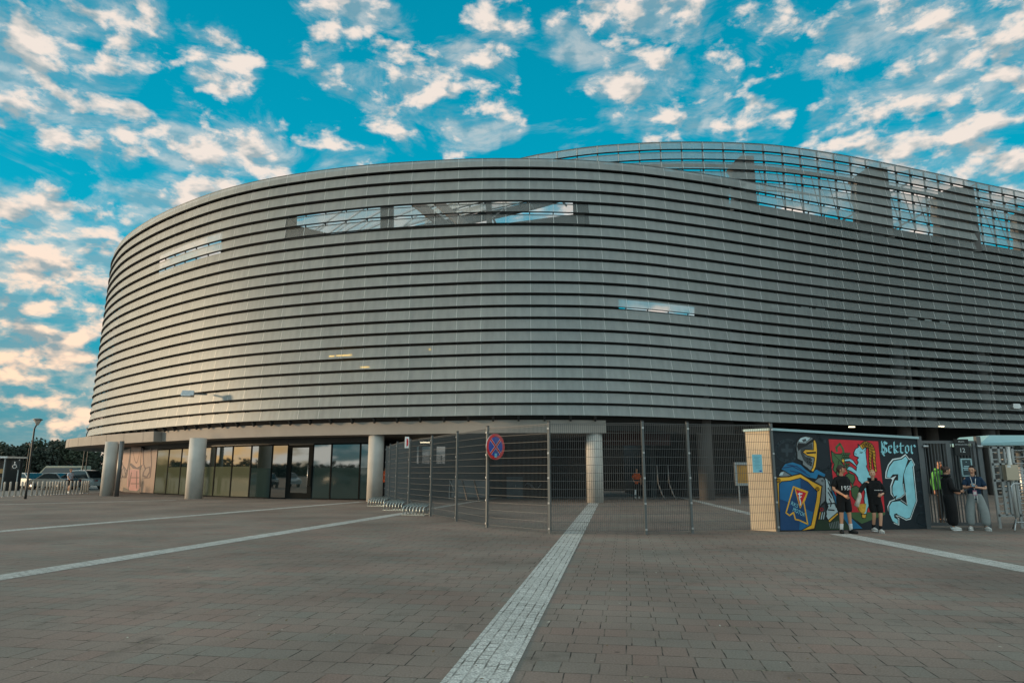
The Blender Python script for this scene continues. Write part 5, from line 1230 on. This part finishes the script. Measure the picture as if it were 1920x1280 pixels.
# kiosk with the wheelchair sign
K0 = cpos(14, 58); ks = thing('kiosk', 'dark open kiosk with a pale flat roof at the left edge of the car park', 'kiosk', K0)
b_ = MB(); b_.box((-1.2, 0, 2.72), (3.6, 2.4, .14), M_white); b_.build('roof', ks)
b_ = MB(); b_.box((-1.2, .9, 1.3), (3.3, .1, 2.6), M_steeld); b_.box((.35, 0, 1.3), (.1, 1.8, 2.6), M_steeld); b_.build('wall', ks)
b_ = MB(); b_.box((-1.3, -.75, .55), (3.0, .5, 1.1), mat('kiosk_counter', '#6e5a44', .7)); b_.box((-1.3, -.6, 1.6), (2.6, .05, .35), mat('kiosk_menu', '#b08d5c', .6)); b_.build('counter', ks)
for x in (-2.8, .35):
    b_ = MB(); b_.bar((x, -1.05, 0), (x, -1.05, 2.66), .07, .07, M_galv); b_.build('post', ks)
ps = thing('disabled_parking_sign', 'dark square sign with a white wheelchair symbol on a thin post by the kiosk', 'sign', cpos(25, 55))
b_ = MB(); b_.bar((.25, .05, 0), (.25, .05, 2.5), .06, .06, M_galv); b_.build('post', ps)
b_ = MB(); b_.box((0, 0, 2.05), (.62, .03, .72), mat('sign_dark', '#151a1c', .5)); b_.build('plate', ps)
b_ = MB(); zz = lambda x, z: Vector((x, -.025, 2.05+z))
b_.ball(zz(-.05, .24), (.045, .012, .045), M_swhite, 10, 6); b_.tube([zz(-.05, .18), zz(-.04, .0), zz(.1, .0), zz(.17, -.2)], .022, M_swhite, 6); b_.tube([zz(-.05, .1), zz(.08, .1)], .018, M_swhite, 6)
b_.tube([zz(-.03+.15*math.cos(R(a)), -.09+.15*math.sin(R(a))) for a in range(120, 361, 20)], .02, M_swhite, 6); b_.build('symbol', ps)
# trees beyond the car park
M_bark = mat('bark', (.06, .045, .035), .9)
def leafmat(n, c):
    return mat(n, c, .75, noise=(.5, .45))
M_lf = [leafmat('dark_leaves', (.030, .042, .022)), leafmat('deep_leaves', (.022, .032, .020)), leafmat('olive_leaves', (.045, .050, .024))]
def tree(loc, h, r, seed, lb, grp, ml, conif=False):
    rn = random.Random(seed); t = thing('tree', lb, 'tree', loc, group=grp)
    b_ = MB(); b_.tube([(0, 0, 0), (.1, 0, h*.3), (0, .1, h*.7)], [.28, .2, .08], M_bark, 8)
    for i in range(6):
        a = rn.uniform(0, 6.28); z0 = h*rn.uniform(.25, .5); b_.tube([(0, 0, z0), (math.cos(a)*r*.4, math.sin(a)*r*.4, z0+h*.15), (math.cos(a)*r*.75, math.sin(a)*r*.75, z0+h*.28)], [.1, .06, .02], M_bark, 6)
    b_.build('trunk', t); c_ = MB()
    cl = []
    for i in range(26):
        zf = rn.uniform(.12, .95); rr = r*(1.05-zf*.9 if conif else math.sin(math.pi*min(1, .25+zf*.72))**.7)
        a = rn.uniform(0, 6.28); q_ = math.sqrt(rn.random())*rr*.85; cl.append((Vector((math.cos(a)*q_, math.sin(a)*q_, h*zf)), r*rn.uniform(.22, .42)))
    vs = []; fs = []
    for c0_, cr_ in cl:
        for i in range(95):
            d = Vector((rn.gauss(0, 1), rn.gauss(0, 1), rn.gauss(0, .8))).normalized()*cr_*rn.uniform(.55, 1.08)
            p = c0_+d; s_ = rn.uniform(.16, .34); u = Vector((rn.gauss(0, 1), rn.gauss(0, 1), rn.gauss(0, 1))).normalized(); v = u.orthogonal().normalized()
            i0 = len(vs); vs += [p-u*s_, p+v*s_*.6, p+u*s_, p-v*s_*.6]; fs.append((i0, i0+1, i0+2, i0+3))
    c_.add(vs, fs, ml, False); c_.build('crown', t)
TR = [(-4, 118, 8.6, 4.2, 0, 0), (12, 112, 7.6, 3.6, 1, 1), (38, 116, 8.7, 4.8, 1, 0), (64, 120, 9.6, 4.2, 0, 1), (84, 114, 8.2, 3.8, 1, 0), (100, 122, 10.3, 3.4, 1, 1), (116, 116, 9.3, 3.6, 0, 1), (130, 120, 7.9, 3.6, 2, 0), (150, 114, 7.6, 4.0, 0, 0), (172, 118, 7.4, 4.0, 1, 0), (25, 126, 8.0, 4, 0, 0), (52, 128, 8.4, 4.4, 1, 0), (108, 128, 8.8, 4, 0, 0), (140, 130, 7.6, 4.2, 1, 0)]
for i, (px, Y, h, r, mi, cf) in enumerate(TR):
    h *= .68; r *= .8
    q_ = W(px, 890, Y); tree((q_.x, Y, 0), h, r, 30+i, ['dark broad-crowned tree in the belt beyond the car park', 'dark conical pine in the belt beyond the car park'][cf], 'trees beyond the car park', M_lf[mi], bool(cf))
# the wood that closes the car park on the photographer's left (mirrored in the glazing)
rn = random.Random(5); c_ = MB(); vs = []; fs = []
for i in range(150):
    t_ = i/149; ang = R(158+t_*62); rad = 250+rn.uniform(-10, 10); x, y = math.cos(ang)*rad, math.sin(ang)*rad+35
    hh = rn.uniform(3.0, 5.2)+(3 if i % 17 == 3 else 0)
    for j in range(60):
        p = Vector((x+rn.gauss(0, 2.6), y+rn.gauss(0, 2.6), rn.uniform(.1, hh))); s_ = rn.uniform(.7, 1.4); u = Vector((rn.gauss(0, 1), rn.gauss(0, 1), rn.gauss(0, 1))).normalized(); v = u.orthogonal().normalized()
        i0 = len(vs); vs += [p-u*s_, p+v*s_*.8, p+u*s_, p-v*s_*.8]; fs.append((i0, i0+1, i0+2, i0+3))
c_.add(vs, fs, M_lf[1], False); tag(c_.build('woodland'), 'dark belt of woodland closing the car park on the left', 'woodland', kind='stuff')
for i in range(9):
    car('parked car mirrored in the arcade glazing', (-44-2*(i % 2), 36-i*5.2, 0), R(8+rn.uniform(-4, 4)), ['#8b979c', '#2c3335', '#9aa6aa', '#8b979c'][i % 4], 4.3, 1.46, grp='cars in the car park outside the picture')

# small dry leaves and litter caught on the paving
rn = random.Random(11); lf_ = MB(); M_dl = mat('dry_leaf', (.16, .11, .06), .9); M_dl2 = mat('pale_scrap', (.42, .40, .34), .9)
for i in range(420):
    y = 4.6+18*rn.random()**1.6; x = rn.uniform(-.78, .80)*y+rn.gauss(0, .2); s_ = rn.uniform(.008, .022); a = rn.uniform(0, 6.28)
    p = Vector((x, y, .007)); u = Vector((math.cos(a), math.sin(a), rn.uniform(-.1, .3)))*s_; v = Vector((-math.sin(a), math.cos(a), rn.uniform(-.1, .3)))*s_*.5
    lf_.add([p-u, p+v, p+u, p-v], [(0, 1, 2, 3)], M_dl if rn.random() < .7 else M_dl2)
tag(lf_.build('leaf_litter'), 'scattered dry leaf scraps lying on the block paving', 'litter', kind='stuff')
